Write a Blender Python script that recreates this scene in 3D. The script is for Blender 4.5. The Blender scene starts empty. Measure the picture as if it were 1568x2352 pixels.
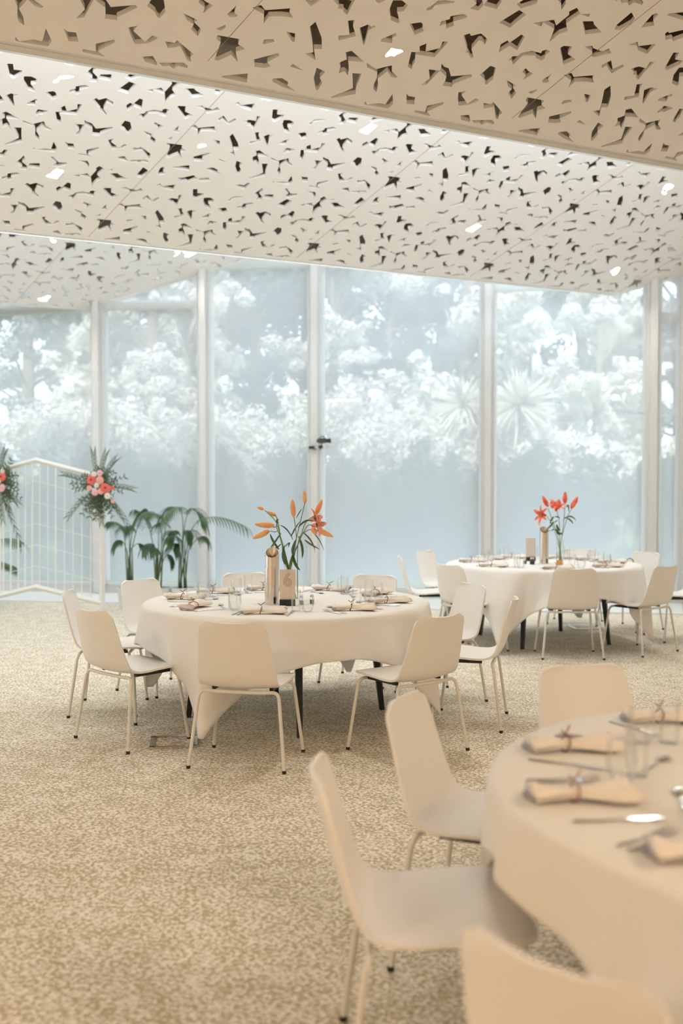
import bpy, bmesh, math, random
from math import sin, cos, pi, radians, atan, atan2, sqrt, floor
from mathutils import Vector, Matrix
from mathutils.geometry import delaunay_2d_cdt
SC = bpy.context.scene
COL = SC.collection
R = random.Random(7)
# ---------------------------------------------------------------- camera
F_PX, HOR, CAMH = 2287.0, 1115.0, 1.5
PITCH = atan((1176 - HOR) / F_PX)
cd = bpy.data.cameras.new('camera'); cam = bpy.data.objects.new('camera', cd); COL.objects.link(cam)
cam.location = (0, 0, CAMH); cam.rotation_euler = (pi / 2 - PITCH, 0, 0)
cd.sensor_fit = 'VERTICAL'; cd.sensor_height = 36.0; cd.lens = 36.0 * F_PX / 2352.0
cd.clip_start = .05; cd.clip_end = 200
cd.dof.use_dof = True; cd.dof.focus_distance = 5.9; cd.dof.aperture_fstop = 1.5
SC.camera = cam
# ---------------------------------------------------------------- light and exposure
WORLD_COL, WORLD_STR = (.75, .88, 1.0), 3.5
SUN_STR, SUN_EL, SUN_AZ = 8.5, 44.0, -14.0
WARM_FILL, FILL_CLER1, FILL_CLER2, FILL_SIDE, FILL_COL = 600, 240, 125, 100, (.72, .87, 1.0)  # strengths and colour of the added fill: panels, clerestories, side glazing
WARM, NEUT = (1.0, .79, .56), (1.0, .93, .84)
SC.view_settings.view_transform = 'Standard'; SC.view_settings.look = 'None'
SC.view_settings.gamma = 1; SC.view_settings.use_curve_mapping = False
SC.view_settings.exposure = 0.0
SC.cycles.use_denoising = True
SC.cycles.max_bounces = 10; SC.cycles.diffuse_bounces = 5; SC.cycles.transparent_max_bounces = 24
SC.cycles.caustics_reflective = False; SC.cycles.caustics_refractive = False
SC.cycles.sample_clamp_indirect = 6
w = bpy.data.worlds.new('world'); SC.world = w; w.use_nodes = True
bg = w.node_tree.nodes['Background']; bg.inputs[0].default_value = (*WORLD_COL, 1); bg.inputs[1].default_value = WORLD_STR
sl = bpy.data.lights.new('sun', 'SUN'); sl.energy = SUN_STR; sl.angle = radians(1.0); sl.color = (1, .97, .9)
so = bpy.data.objects.new('sun', sl); COL.objects.link(so)
# shines from behind the building onto the garden
so.rotation_euler = (pi / 2 - radians(SUN_EL), 0, radians(SUN_AZ)); so.location = (0, -5, 20)

def area(name, loc, size, power, col, rot=(0, 0, 0), shape='RECTANGLE', parent=None):
    l = bpy.data.lights.new(name, 'AREA'); l.shape = shape; l.size = size[0]
    if shape == 'RECTANGLE': l.size_y = size[1]
    l.energy = power; l.color = col
    o = bpy.data.objects.new(name, l); COL.objects.link(o); o.location = loc; o.rotation_euler = rot
    if parent: o.parent = parent
    return o
# ---------------------------------------------------------------- helpers
def ray(px, py):
    u = (px - 784) / F_PX; v = (1176 - py) / F_PX; c, s = cos(PITCH), sin(PITCH)
    return Vector((u, c + v * s, -s + v * c))
def onz(px, py, z):
    r = ray(px, py); return Vector((0, 0, CAMH)) + r * ((z - CAMH) / r.z)
def ony(px, py, y):
    r = ray(px, py); return Vector((0, 0, CAMH)) + r * (y / r.y)

def mat(name, col, rough=.5, metal=0, spec=.5, **kw):
    m = bpy.data.materials.new(name); m.use_nodes = True; b = m.node_tree.nodes['Principled BSDF']
    b.inputs['Base Color'].default_value = (*col, 1); b.inputs['Roughness'].default_value = rough
    b.inputs['Metallic'].default_value = metal; b.inputs['Specular IOR Level'].default_value = spec
    for k, v in kw.items(): b.inputs[k.replace('_', ' ')].default_value = v
    return m
def noisy(m, c1, c2, scale=20, lo=.4, hi=.6, bump=0, detail=3, stretch=(1, 1, 1)):
    nt = m.node_tree; N = nt.nodes; b = N['Principled BSDF']
    tc = N.new('ShaderNodeTexCoord'); mp = N.new('ShaderNodeMapping'); mp.inputs['Scale'].default_value = stretch
    n = N.new('ShaderNodeTexNoise'); n.inputs['Scale'].default_value = scale; n.inputs['Detail'].default_value = detail
    r = N.new('ShaderNodeValToRGB'); r.color_ramp.elements[0].position = lo; r.color_ramp.elements[1].position = hi
    r.color_ramp.elements[0].color = (*c1, 1); r.color_ramp.elements[1].color = (*c2, 1)
    nt.links.new(tc.outputs['Object'], mp.inputs[0]); nt.links.new(mp.outputs[0], n.inputs['Vector'])
    nt.links.new(n.outputs['Fac'], r.inputs[0]); nt.links.new(r.outputs[0], b.inputs['Base Color'])
    if bump:
        bp = N.new('ShaderNodeBump'); bp.inputs['Strength'].default_value = bump; bp.inputs['Distance'].default_value = .002
        nt.links.new(n.outputs['Fac'], bp.inputs['Height']); nt.links.new(bp.outputs[0], b.inputs['Normal'])
    return m
def thin(name, tint, gloss=.06, rough=.02, edge=.6):
    """thin clear glass: mostly see-through, reflecting more at grazing angles"""
    m = bpy.data.materials.new(name); m.use_nodes = True; nt = m.node_tree; N = nt.nodes; N.remove(N['Principled BSDF'])
    t = N.new('ShaderNodeBsdfTransparent'); t.inputs[0].default_value = (*tint, 1)
    g = N.new('ShaderNodeBsdfGlossy'); g.inputs['Roughness'].default_value = rough
    lw = N.new('ShaderNodeLayerWeight'); lw.inputs[0].default_value = .35
    mr = N.new('ShaderNodeMapRange'); mr.inputs['To Min'].default_value = gloss; mr.inputs['To Max'].default_value = edge
    mx = N.new('ShaderNodeMixShader')
    nt.links.new(lw.outputs['Fresnel'], mr.inputs['Value']); nt.links.new(mr.outputs[0], mx.inputs[0])
    nt.links.new(t.outputs[0], mx.inputs[1]); nt.links.new(g.outputs[0], mx.inputs[2])
    nt.links.new(mx.outputs[0], N['Material Output'].inputs[0])
    return m
def screen(name, see, col):
    m = bpy.data.materials.new(name); m.use_nodes = True; nt = m.node_tree; N = nt.nodes; N.remove(N['Principled BSDF'])
    t = N.new('ShaderNodeBsdfTransparent'); tr = N.new('ShaderNodeBsdfTranslucent'); tr.inputs[0].default_value = (*col, 1)
    d = N.new('ShaderNodeBsdfDiffuse'); d.inputs[0].default_value = (*col, 1)
    m1 = N.new('ShaderNodeMixShader'); m1.inputs[0].default_value = .35; mx = N.new('ShaderNodeMixShader'); mx.inputs[0].default_value = see
    L = nt.links.new
    L(tr.outputs[0], m1.inputs[1]); L(d.outputs[0], m1.inputs[2]); L(m1.outputs[0], mx.inputs[1]); L(t.outputs[0], mx.inputs[2])
    L(mx.outputs[0], N['Material Output'].inputs[0]); return m
def leafmat(name, c1, c2, tr=.3, rough=.5, scale=3):
    m = mat(name, c1, rough); noisy(m, c1, c2, scale, .35, .65); N = m.node_tree.nodes; L = m.node_tree.links.new
    t = N.new('ShaderNodeBsdfTranslucent'); t.inputs[0].default_value = (*c2, 1)
    mx = N.new('ShaderNodeMixShader'); mx.inputs[0].default_value = tr
    L(N['Principled BSDF'].outputs[0], mx.inputs[1]); L(t.outputs[0], mx.inputs[2]); L(mx.outputs[0], N['Material Output'].inputs[0])
    return m

class MB:
    def __init__(s): s.v = []; s.f = []
    def add(s, v, f):
        n = len(s.v); s.v += [tuple(p) for p in v]; s.f += [tuple(i + n for i in q) for q in f]; return s
    def box(s, c, d, rz=0, rx=0, top=1.0):
        M = Matrix.Rotation(rz, 3, 'Z') @ Matrix.Rotation(rx, 3, 'X'); c = Vector(c); v = []
        for z in (-1, 1):
            k = top if z > 0 else 1
            for x, y in ((-1, -1), (1, -1), (1, 1), (-1, 1)): v.append(c + M @ Vector((x * d[0] / 2 * k, y * d[1] / 2 * k, z * d[2] / 2)))
        return s.add(v, [(3, 2, 1, 0), (4, 5, 6, 7), (0, 1, 5, 4), (1, 2, 6, 5), (2, 3, 7, 6), (3, 0, 4, 7)])
    def tube(s, pts, r, n=10, cap=True, sq=1.0):
        pts = [Vector(p) for p in pts]; k = len(pts); rs = r if isinstance(r, (list, tuple)) else [r] * k
        T = [(pts[min(i + 1, k - 1)] - pts[max(i - 1, 0)]).normalized() for i in range(k)]
        a = Vector((0, 0, 1)) if abs(T[0].z) < .9 else Vector((1, 0, 0)); u = T[0].cross(a).normalized(); v = []
        for i in range(k):
            u = (u - T[i] * u.dot(T[i])).normalized(); q = T[i].cross(u)
            for j in range(n):
                t = 2 * pi * j / n; v.append(pts[i] + (u * cos(t) + q * sin(t) * sq) * rs[i])
        f = [(i * n + j, i * n + (j + 1) % n, (i + 1) * n + (j + 1) % n, (i + 1) * n + j) for i in range(k - 1) for j in range(n)]
        if cap: f += [tuple(range(n))[::-1], tuple((k - 1) * n + j for j in range(n))]
        return s.add(v, f)
    def lathe(s, prof, c=(0, 0, 0), n=24, M=None):
        v = []; c = Vector(c)
        for r, z in prof:
            for j in range(n):
                t = 2 * pi * j / n; p = Vector((r * cos(t), r * sin(t), z)); v.append(c + (M @ p if M else p))
        f = [(i * n + j, i * n + (j + 1) % n, (i + 1) * n + (j + 1) % n, (i + 1) * n + j) for i in range(len(prof) - 1) for j in range(n)]
        return s.add(v, f)
    def ball(s, c, r, n=8, m=6):
        pr = [(max(1e-5, sin(pi * i / m)), -cos(pi * i / m)) for i in range(m + 1)]; rr = r if isinstance(r, (tuple, list)) else (r, r, r)
        v = [Vector(c) + Vector((a * cos(2 * pi * j / n) * rr[0], a * sin(2 * pi * j / n) * rr[1], b * rr[2])) for a, b in pr for j in range(n)]
        return s.add(v, [(i * n + j, i * n + (j + 1) % n, (i + 1) * n + (j + 1) % n, (i + 1) * n + j) for i in range(m) for j in range(n)])
    def blade(s, pts, w, side, thick=0):
        """a strip leaf along pts, widest in the middle, folded a little at the midrib"""
        pts = [Vector(p) for p in pts]; k = len(pts); v = []; side = Vector(side)
        for i, p in enumerate(pts):
            t = i / (k - 1); ww = w * (sin(pi * min(1, .12 + t * .88)) ** .7 if t < 1 else 0.02)
            T = (pts[min(i + 1, k - 1)] - pts[max(i - 1, 0)]).normalized(); sd = (side - T * side.dot(T)).normalized(); nn = T.cross(sd)
            v += [p - sd * ww + nn * ww * .25, p, p + sd * ww + nn * ww * .25]
        f = []
        for i in range(k - 1):
            a = i * 3; f += [(a, a + 1, a + 4, a + 3), (a + 1, a + 2, a + 5, a + 4)]
        return s.add(v, f)
    def build(s, name, m, parent=None, smooth=False, loc=None, mods=None):
        me = bpy.data.meshes.new(name); me.from_pydata(s.v, [], s.f); me.update()
        if m: me.materials.append(m)
        if smooth: me.polygons.foreach_set('use_smooth', [True] * len(me.polygons))
        o = bpy.data.objects.new(name, me); COL.objects.link(o)
        if parent: o.parent = parent
        if loc is not None: o.location = loc
        if smooth == 'auto': me.set_sharp_from_angle(angle=radians(40))
        return o
def tag(o, label, cat, group=None, kind=None):
    o['label'] = label; o['category'] = cat
    if group: o['group'] = group
    if kind: o['kind'] = kind
    return o
def thing(name, label, cat, loc=(0, 0, 0), rz=0, group=None):
    o = bpy.data.objects.new(name, None); o.empty_display_size = .1; COL.objects.link(o)
    o.location = loc; o.rotation_euler = (0, 0, rz); return tag(o, label, cat, group)
def struct(o): o['kind'] = 'structure'; return o
def dup(root, loc, rz=0, label=None, group=None, scale=None):
    def cp(o, par):
        c = o.copy(); COL.objects.link(c)
        if par: c.parent = par
        for ch in [x for x in o.children]: cp(ch, c)
        return c
    r = cp(root, None); r.location = loc; r.rotation_euler = (0, 0, rz)
    if label: r['label'] = label
    if group: r['group'] = group
    if scale: r.scale = scale
    return r
def bez(P, n=12):
    P = [Vector(p) for p in P]; out = []
    for i in range(n + 1):
        t = i / n; q = P[:]
        while len(q) > 1: q = [a.lerp(b, t) for a, b in zip(q, q[1:])]
        out.append(q[0])
    return out
def catmull(P, m=4):
    P = [Vector(p) for p in P]; Q = [P[0] * 2 - P[1]] + P + [P[-1] * 2 - P[-2]]; out = []
    for i in range(1, len(Q) - 2):
        a, b, c, d = Q[i - 1:i + 3]
        for j in range(m):
            t = j / m; out.append(.5 * ((2 * b) + (c - a) * t + (2 * a - 5 * b + 4 * c - d) * t * t + (3 * b - a - 3 * c + d) * t ** 3))
    out.append(P[-1]); return out
# ---------------------------------------------------------------- materials
M_white = mat('white_paint', (.80, .79, .77), .5)
M_wall = mat('wall_paint', (.78, .73, .66), .7)
M_frame = mat('window_frame_white', (.66, .64, .61), .45)
M_panel = mat('ceiling_panel', (.84, .79, .74), .6)
M_edge = mat('edge_trim', (.95, .95, .94), .15, .3)
M_plen = mat('plenum_timber', (.20, .15, .10), .8); noisy(M_plen, (.30, .23, .16), (.52, .42, .32), 2.5, .3, .7, stretch=(1, 6, 1))
M_shell = mat('chair_shell', (.84, .80, .75), .38)
M_tube = mat('chair_tube', (.76, .72, .66), .35)
M_black = mat('black_metal', (.012, .012, .014), .4)
M_rub = mat('black_rubber', (.02, .018, .016), .6)
M_cloth = mat('linen_white', (.84, .81, .77), .85, spec=.2); noisy(M_cloth, (.82, .79, .75), (.86, .83, .79), 300, .3, .7, .15)
M_nap = mat('napkin_linen', (.86, .78, .70), .9, spec=.15); noisy(M_nap, (.83, .75, .67), (.88, .81, .74), 60, .3, .7, .4)
M_twig = mat('twig_brown', (.30, .10, .035), .7)
M_steel = mat('brushed_steel', (.72, .66, .60), .2, 1.0)
M_cut = mat('cutlery_steel', (.75, .72, .70), .12, 1.0)
M_glass = thin('drinking_glass', (.995, .998, .998), .02, .02, .26)
M_pane = thin('window_pane', (.965, .972, .98), .03, .01, .3)
M_water = mat('amber_water', (.85, .40, .06), .15)
M_card = mat('card_beige', (.72, .62, .52), .7)
M_ink = mat('grey_ink', (.35, .29, .22), .7)
M_bag = mat('olive_bag', (.25, .23, .11), .6)
M_pot = mat('pot_white', (.75, .74, .72), .4)
M_soil = mat('soil', (.05, .035, .025), .95)
M_blind = screen('blind_mesh', .36, (.93, .95, .95))
M_leaf = leafmat('palm_green', (.045, .10, .045), (.10, .18, .08), .25, .4)
M_llily = leafmat('lily_leaf', (.05, .09, .03), (.10, .15, .05), .2, .35)
M_stem = mat('lily_stem', (.22, .30, .12), .5)
M_bud = mat('bud_orange', (.78, .34, .14), .45); noisy(M_bud, (.78, .52, .25), (.85, .30, .13), 14, .3, .7)
M_petal = mat('petal_coral', (.90, .30, .20), .45); noisy(M_petal, (.92, .45, .30), (.88, .22, .13), 18, .3, .7)
M_petr = mat('petal_red', (.85, .12, .06), .45); noisy(M_petr, (.90, .25, .14), (.80, .07, .04), 18, .3, .7)
M_lamp = mat('lamp_housing', (.75, .72, .68), .4)
M_grass = mat('lawn', (.12, .2, .06), .9); noisy(M_grass, (.10, .17, .05), (.2, .28, .1), 4, .3, .7)
M_bark = mat('bark', (.16, .12, .08), .9)
# carpet: pale loop pile with small olive flecks
M_carpet = mat('carpet', (.6, .55, .47), .95, spec=.1)
def carpet():
    nt = M_carpet.node_tree; N = nt.nodes; L = nt.links.new; b = N['Principled BSDF']
    tc = N.new('ShaderNodeTexCoord'); mp = N.new('ShaderNodeMapping'); mp.inputs['Rotation'].default_value = (0, 0, radians(20)); mp.inputs['Scale'].default_value = (1, 1.35, 1)
    L(tc.outputs['Object'], mp.inputs[0])
    n1 = N.new('ShaderNodeTexNoise'); n1.inputs['Scale'].default_value = 62; n1.inputs['Detail'].default_value = 1.2; n1.inputs['Distortion'].default_value = .6
    n2 = N.new('ShaderNodeTexNoise'); n2.inputs['Scale'].default_value = 7; n2.inputs['Detail'].default_value = 2
    n3 = N.new('ShaderNodeTexNoise'); n3.inputs['Scale'].default_value = 420
    for n in (n1, n2, n3): L(mp.outputs[0], n.inputs['Vector'])
    ma = N.new('ShaderNodeMath'); ma.operation = 'MULTIPLY_ADD'; ma.inputs[1].default_value = .22; L(n2.outputs['Fac'], ma.inputs[0]); L(n1.outputs['Fac'], ma.inputs[2])
    r = N.new('ShaderNodeValToRGB'); e = r.color_ramp.elements; e[0].position = .585; e[1].position = .635
    e[0].color = (.92, .85, .76, 1); e[1].color = (.50, .43, .27, 1); L(ma.outputs[0], r.inputs[0])
    L(r.outputs[0], b.inputs['Base Color'])
    bp = N.new('ShaderNodeBump'); bp.inputs['Strength'].default_value = .4; bp.inputs['Distance'].default_value = .003; L(n3.outputs['Fac'], bp.inputs['Height']); L(bp.outputs[0], b.inputs['Normal'])
carpet()
# ---------------------------------------------------------------- room
XL, XR, YB = -8.0, 4.42, -3.5
FA = onz(235, 1362, 0); FB = onz(1490, 1385, 0)
FD = Vector((FB.x - FA.x, FB.y - FA.y, 0)).normalized(); FN = Vector((FD.y, -FD.x, 0))   # FN points into the room
FANG = atan2(FD.y, FD.x)
def fac(px):
    """floor point of the glass front seen at picture column px"""
    k = (px - 784) / F_PX; t = (k * FA.y - FA.x) / (FD.x - k * FD.y); return Vector((FA.x, FA.y, 0)) + FD * t
def facx(x): return Vector((x, FA.y + (x - FA.x) * FD.y / FD.x, 0))
ZR = 7.6
cl, cr = facx(XL), facx(XR)
fl = MB().add([(XL, YB, 0), (XR, YB, 0), (XR, cr.y, 0), (XL, cl.y, 0), (XL, YB, -.2), (XR, YB, -.2), (XR, cr.y, -.2), (XL, cl.y, -.2)],
              [(0, 1, 2, 3), (7, 6, 5, 4), (0, 4, 5, 1), (1, 5, 6, 2), (2, 6, 7, 3), (3, 7, 4, 0)])
struct(fl.build('floor', M_carpet))
for nm, c, d in (('wall_left', (XL - .1, (YB + cl.y) / 2, ZR / 2), (.2, cl.y - YB, ZR)), ('wall_right', (XR + .1, (YB + cr.y) / 2, ZR / 2), (.2, cr.y - YB, ZR)),
                 ('wall_back', ((XL + XR) / 2, YB - .1, ZR / 2), (XR - XL, .2, ZR))):
    struct(MB().box(c, d).build(nm, M_wall))
RT = MB().add([(XL - .2, YB - .2, ZR), (XR + .2, YB - .2, ZR), (XR + .2, cr.y + .5, ZR), (XL - .2, cl.y + .5, ZR)] + [(XL - .2, YB - .2, ZR + .2), (XR + .2, YB - .2, ZR + .2), (XR + .2, cr.y + .5, ZR + .2), (XL - .2, cl.y + .5, ZR + .2)],
              [(0, 3, 2, 1), (4, 5, 6, 7), (0, 1, 5, 4), (1, 2, 6, 5), (2, 3, 7, 6), (3, 0, 4, 7)])
struct(RT.build('ceiling', M_white)).name = 'ceiling_roof'
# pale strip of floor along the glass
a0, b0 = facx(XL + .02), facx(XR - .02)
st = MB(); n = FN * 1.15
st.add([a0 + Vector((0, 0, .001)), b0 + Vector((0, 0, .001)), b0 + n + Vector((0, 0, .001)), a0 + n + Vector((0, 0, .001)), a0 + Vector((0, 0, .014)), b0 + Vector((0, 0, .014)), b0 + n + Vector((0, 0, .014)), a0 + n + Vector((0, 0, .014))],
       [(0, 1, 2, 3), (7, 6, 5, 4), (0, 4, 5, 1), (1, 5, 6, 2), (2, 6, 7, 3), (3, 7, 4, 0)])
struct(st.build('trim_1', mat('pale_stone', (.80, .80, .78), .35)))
# ---------------------------------------------------------------- folded perforated ceiling
TH = radians(25.2); TV = Vector((cos(TH), sin(TH))); NV = Vector((-sin(TH), cos(TH)))
TL, BN, BT, KS = 2.2, 1.02623, -.4092, .45117
PZ0, TZ0, EZ0 = 5.734, 1.895, 2.6005       # star hole of the near fold
PA0, TA0, EA0 = 8.7592, 2.4235, 2.9831     # star hole of the middle fold
PER = 4.055
TILE = [[[0.31,0.491],[0.332,0.479],[0.359,0.499],[0.363,0.541],[0.349,0.552],[0.383,0.61],[0.381,0.618],[0.355,0.609],[0.324,0.549]],[[0.413,0.493],[0.419,0.467],[0.421,0.434],[0.441,0.419],[0.465,0.414],[0.466,0.423],[0.426,0.463],[0.429,0.493],[0.419,0.504]],[[0.547,0.389],[0.544,0.355],[0.577,0.337],[0.586,0.356],[0.592,0.401],[0.552,0.397]],[[0.638,0.475],[0.654,0.374],[0.686,0.389],[0.684,0.458],[0.685,0.492]],[[0.296,0.697],[0.308,0.665],[0.321,0.672],[0.329,0.662],[0.334,0.67],[0.324,0.7],[0.352,0.794],[0.349,0.796]],[[0.385,0.752],[0.38,0.736],[0.4,0.68],[0.411,0.694],[0.404,0.711],[0.418,0.746]],[[0.434,0.832],[0.43,0.778],[0.464,0.778],[0.47,0.785],[0.461,0.812],[0.46,0.827],[0.449,0.824],[0.441,0.843]],[[0.411,0.605],[0.436,0.581],[0.447,0.591],[0.455,0.613],[0.468,0.63],[0.454,0.665]],[[0.493,0.581],[0.485,0.546],[0.501,0.523],[0.494,0.504],[0.522,0.475],[0.538,0.483],[0.54,0.494],[0.516,0.532],[0.53,0.555],[0.519,0.584],[0.503,0.556]],[[0.583,0.603],[0.593,0.58],[0.604,0.594],[0.623,0.565],[0.658,0.591],[0.668,0.629],[0.648,0.609],[0.638,0.612],[0.645,0.676],[0.675,0.722],[0.672,0.735],[0.645,0.701],[0.64,0.712],[0.636,0.685]],[[0.73,0.659],[0.709,0.604],[0.716,0.571],[0.729,0.583],[0.735,0.515],[0.751,0.524],[0.774,0.62],[0.739,0.601]],[[0.527,0.878],[0.493,0.776],[0.515,0.765],[0.499,0.729],[0.509,0.701],[0.53,0.754],[0.558,0.712],[0.546,0.668],[0.56,0.661],[0.563,0.671],[0.57,0.778],[0.517,0.785],[0.511,0.788],[0.534,0.84],[0.536,0.864],[0.545,0.888]],[[0.781,0.7],[0.781,0.662],[0.794,0.657],[0.795,0.63],[0.816,0.601],[0.85,0.604],[0.845,0.587],[0.853,0.573],[0.87,0.579],[0.869,0.61],[0.878,0.632],[0.875,0.651],[0.851,0.641],[0.842,0.628],[0.807,0.646],[0.81,0.719],[0.79,0.691]],[[0.406,0.907],[0.449,0.934],[0.48,0.888],[0.497,0.929],[0.529,0.958],[0.527,0.968],[0.511,0.967],[0.485,0.934],[0.481,1.0],[0.501,1.041],[0.517,1.094],[0.499,1.075],[0.488,1.047],[0.475,0.99],[0.459,0.952],[0.42,0.936]],[[0.397,-0.006],[0.423,-0.015],[0.448,0.09],[0.465,0.133],[0.434,0.17],[0.411,0.194],[0.406,0.185],[0.431,0.122],[0.44,0.094]],[[0.591,0.866],[0.617,0.862],[0.626,0.855],[0.609,0.811],[0.626,0.828],[0.642,0.831],[0.674,0.882],[0.725,0.841],[0.734,0.852],[0.705,0.937],[0.711,0.953],[0.68,0.957],[0.674,0.928],[0.663,0.892],[0.63,0.862],[0.626,0.869],[0.633,0.974],[0.617,0.987],[0.622,0.926]],[[0.751,0.832],[0.75,0.757],[0.772,0.762],[0.803,0.844],[0.802,0.891],[0.793,0.884],[0.78,0.858]],[[0.845,0.83],[0.892,0.855],[0.888,0.871],[0.918,0.905],[0.925,0.954],[0.894,0.917],[0.891,0.884],[0.87,0.871]],[[0.605,0.063],[0.619,0.078],[0.64,0.075],[0.661,0.129],[0.638,0.137]],[[0.519,0.194],[0.513,0.17],[0.529,0.194],[0.557,0.166],[0.579,0.168],[0.567,0.084],[0.6,0.155],[0.6,0.194],[0.531,0.197]],[[0.748,-0.017],[0.765,-0.04],[0.766,-0.002],[0.812,0.05],[0.817,0.003],[0.832,0.006],[0.834,0.02],[0.822,0.055],[0.794,0.078],[0.767,0.027]],[[0.687,0.188],[0.683,0.17],[0.717,0.169],[0.703,0.121],[0.738,0.073],[0.744,0.087],[0.722,0.166],[0.749,0.194]],[[0.857,0.023],[0.883,0.021],[0.884,0.003],[0.951,0.07],[0.949,0.091],[0.961,0.124],[0.949,0.117],[0.903,0.036],[0.878,0.063]],[[0.835,0.149],[0.857,0.131],[0.881,0.169],[0.886,0.187],[0.85,0.178]],[[0.886,0.168],[0.944,0.137],[0.961,0.151],[0.966,0.169],[0.937,0.164],[0.933,0.192],[0.918,0.175],[0.903,0.187]],[[0.73,0.43],[0.776,0.38],[0.8,0.412],[0.801,0.33],[0.79,0.312],[0.799,0.279],[0.828,0.307],[0.82,0.385],[0.849,0.428],[0.836,0.46],[0.835,0.52],[0.806,0.434],[0.755,0.411],[0.763,0.44]],[[0.857,0.349],[0.887,0.333],[0.9,0.351],[0.949,0.386],[0.91,0.424]],[[0.973,0.35],[0.964,0.317],[0.962,0.225],[0.993,0.256],[1.0,0.294],[0.991,0.349]],[[0.042,0.301],[0.028,0.209],[0.033,0.192],[0.044,0.196],[0.048,0.235],[0.073,0.268]],[[0.133,0.3],[0.133,0.283],[0.143,0.29],[0.18,0.237],[0.209,0.269],[0.186,0.335],[0.17,0.32],[0.159,0.338]],[[0.886,0.545],[0.888,0.524],[0.915,0.517],[0.929,0.571],[0.971,0.594],[0.954,0.647]],[[0.949,0.499],[0.969,0.482],[0.98,0.496],[1.018,0.503],[1.026,0.475],[1.051,0.5],[1.012,0.555],[1.001,0.543],[0.989,0.518]],[[0.069,0.424],[0.084,0.39],[0.103,0.416],[0.146,0.376],[0.159,0.453],[0.118,0.443],[0.096,0.415]],[[0.268,0.517],[0.231,0.403],[0.25,0.396],[0.264,0.445],[0.292,0.44],[0.298,0.474],[0.284,0.528]],[[0.067,0.595],[0.077,0.547],[0.115,0.603],[0.127,0.555],[0.139,0.568],[0.128,0.633],[0.083,0.587],[0.08,0.613]],[[0.168,0.572],[0.183,0.545],[0.212,0.547],[0.198,0.497],[0.213,0.494],[0.22,0.56],[0.234,0.635],[0.217,0.622],[0.211,0.606],[0.195,0.609],[0.192,0.592]],[[0.859,0.749],[0.858,0.722],[0.874,0.737],[0.899,0.749],[0.891,0.808],[0.884,0.773]],[[0.948,0.782],[0.951,0.749],[0.951,0.719],[0.962,0.766],[0.975,0.778],[0.974,0.791],[0.958,0.796]],[[-0.008,0.714],[0.008,0.688],[0.028,0.712],[0.083,0.669],[0.088,0.69],[0.111,0.721],[0.077,0.728],[0.05,0.745],[0.053,0.794],[0.035,0.74]],[[-0.027,0.945],[-0.032,0.921],[0.03,0.918],[0.037,0.952],[0.064,0.973],[0.048,1.003],[0.076,1.067],[0.044,1.028],[0.024,1.084],[0.013,1.079],[-0.009,0.961]],[[0.951,0.884],[0.966,0.848],[0.971,0.865],[0.968,0.89]],[[0.125,0.813],[0.151,0.813],[0.17,0.866],[0.162,0.867]],[[0.094,0.915],[0.089,0.89],[0.11,0.875],[0.12,0.89],[0.099,0.92]],[[0.173,0.716],[0.226,0.805],[0.255,0.876],[0.234,0.885],[0.267,0.956],[0.223,0.926],[0.241,0.908],[0.225,0.87],[0.171,0.754]],[[0.276,0.801],[0.263,0.772],[0.288,0.751],[0.249,0.668],[0.265,0.655],[0.275,0.693],[0.308,0.751]],[[0.129,0.076],[0.109,0.03],[0.155,-0.042],[0.165,-0.029],[0.15,0.031],[0.168,0.053],[0.158,0.071]],[[0.217,0.031],[0.218,0.009],[0.261,0.04]],[[0.323,0.867],[0.335,0.848],[0.398,0.904],[0.352,0.917],[0.376,0.968],[0.391,1.014],[0.371,0.991],[0.361,1.012],[0.35,0.97],[0.333,0.941],[0.345,0.91]],[[0.07,0.188],[0.07,0.176],[0.127,0.129],[0.148,0.195]],[[0.207,0.147],[0.204,0.133],[0.226,0.118],[0.253,0.137],[0.259,0.161],[0.297,0.193],[0.252,0.18],[0.212,0.155]],[[0.345,0.155],[0.309,0.08],[0.289,0.003],[0.322,0.02],[0.324,0.068],[0.343,0.097],[0.353,0.155]],[[0.212,0.27],[0.246,0.241],[0.266,0.275],[0.225,0.3]],[[0.495,0.367],[0.503,0.276],[0.518,0.314],[0.514,0.348],[0.547,0.392],[0.551,0.435],[0.523,0.434],[0.527,0.399]],[[0.594,0.251],[0.607,0.245],[0.643,0.3],[0.671,0.29],[0.68,0.311],[0.654,0.362],[0.629,0.343],[0.636,0.306]],[[0.381,0.287],[0.4,0.273],[0.419,0.277],[0.42,0.241],[0.435,0.24],[0.438,0.324],[0.408,0.317]],[[0.7,0.246],[0.739,0.239],[0.758,0.275],[0.765,0.314],[0.741,0.274],[0.719,0.26]],[[0.829,0.31],[0.855,0.293],[0.861,0.315]]]
E1, E2 = 5.95, 10.0
ZONES = [('near', E1 - PER, E1, PZ0, TZ0, EZ0), ('mid', E1, E2, PA0, TA0, EA0), ('far', E2, E2 + PER, PA0 + PER, TA0 - .2, EA0)]
def zone_z(zn, p): return CAMH + zn[5] - KS * (p - zn[3])
def tp(x, y): v = Vector((x, y)); return v.dot(TV), v.dot(NV)
def clip(poly, f):
    out = []
    for i in range(len(poly)):
        a, b = poly[i], poly[(i + 1) % len(poly)]; fa, fb = f(a), f(b)
        if fa >= 0: out.append(a)
        if (fa >= 0) != (fb >= 0): out.append(a.lerp(b, fa / (fa - fb)))
    return out
def in_room(q, m):
    return q.x > XL + m and q.x < XR - m and q.y > YB + m and (Vector((q.x, q.y, 0)) - FA.to_3d()).dot(FN) > m
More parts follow.
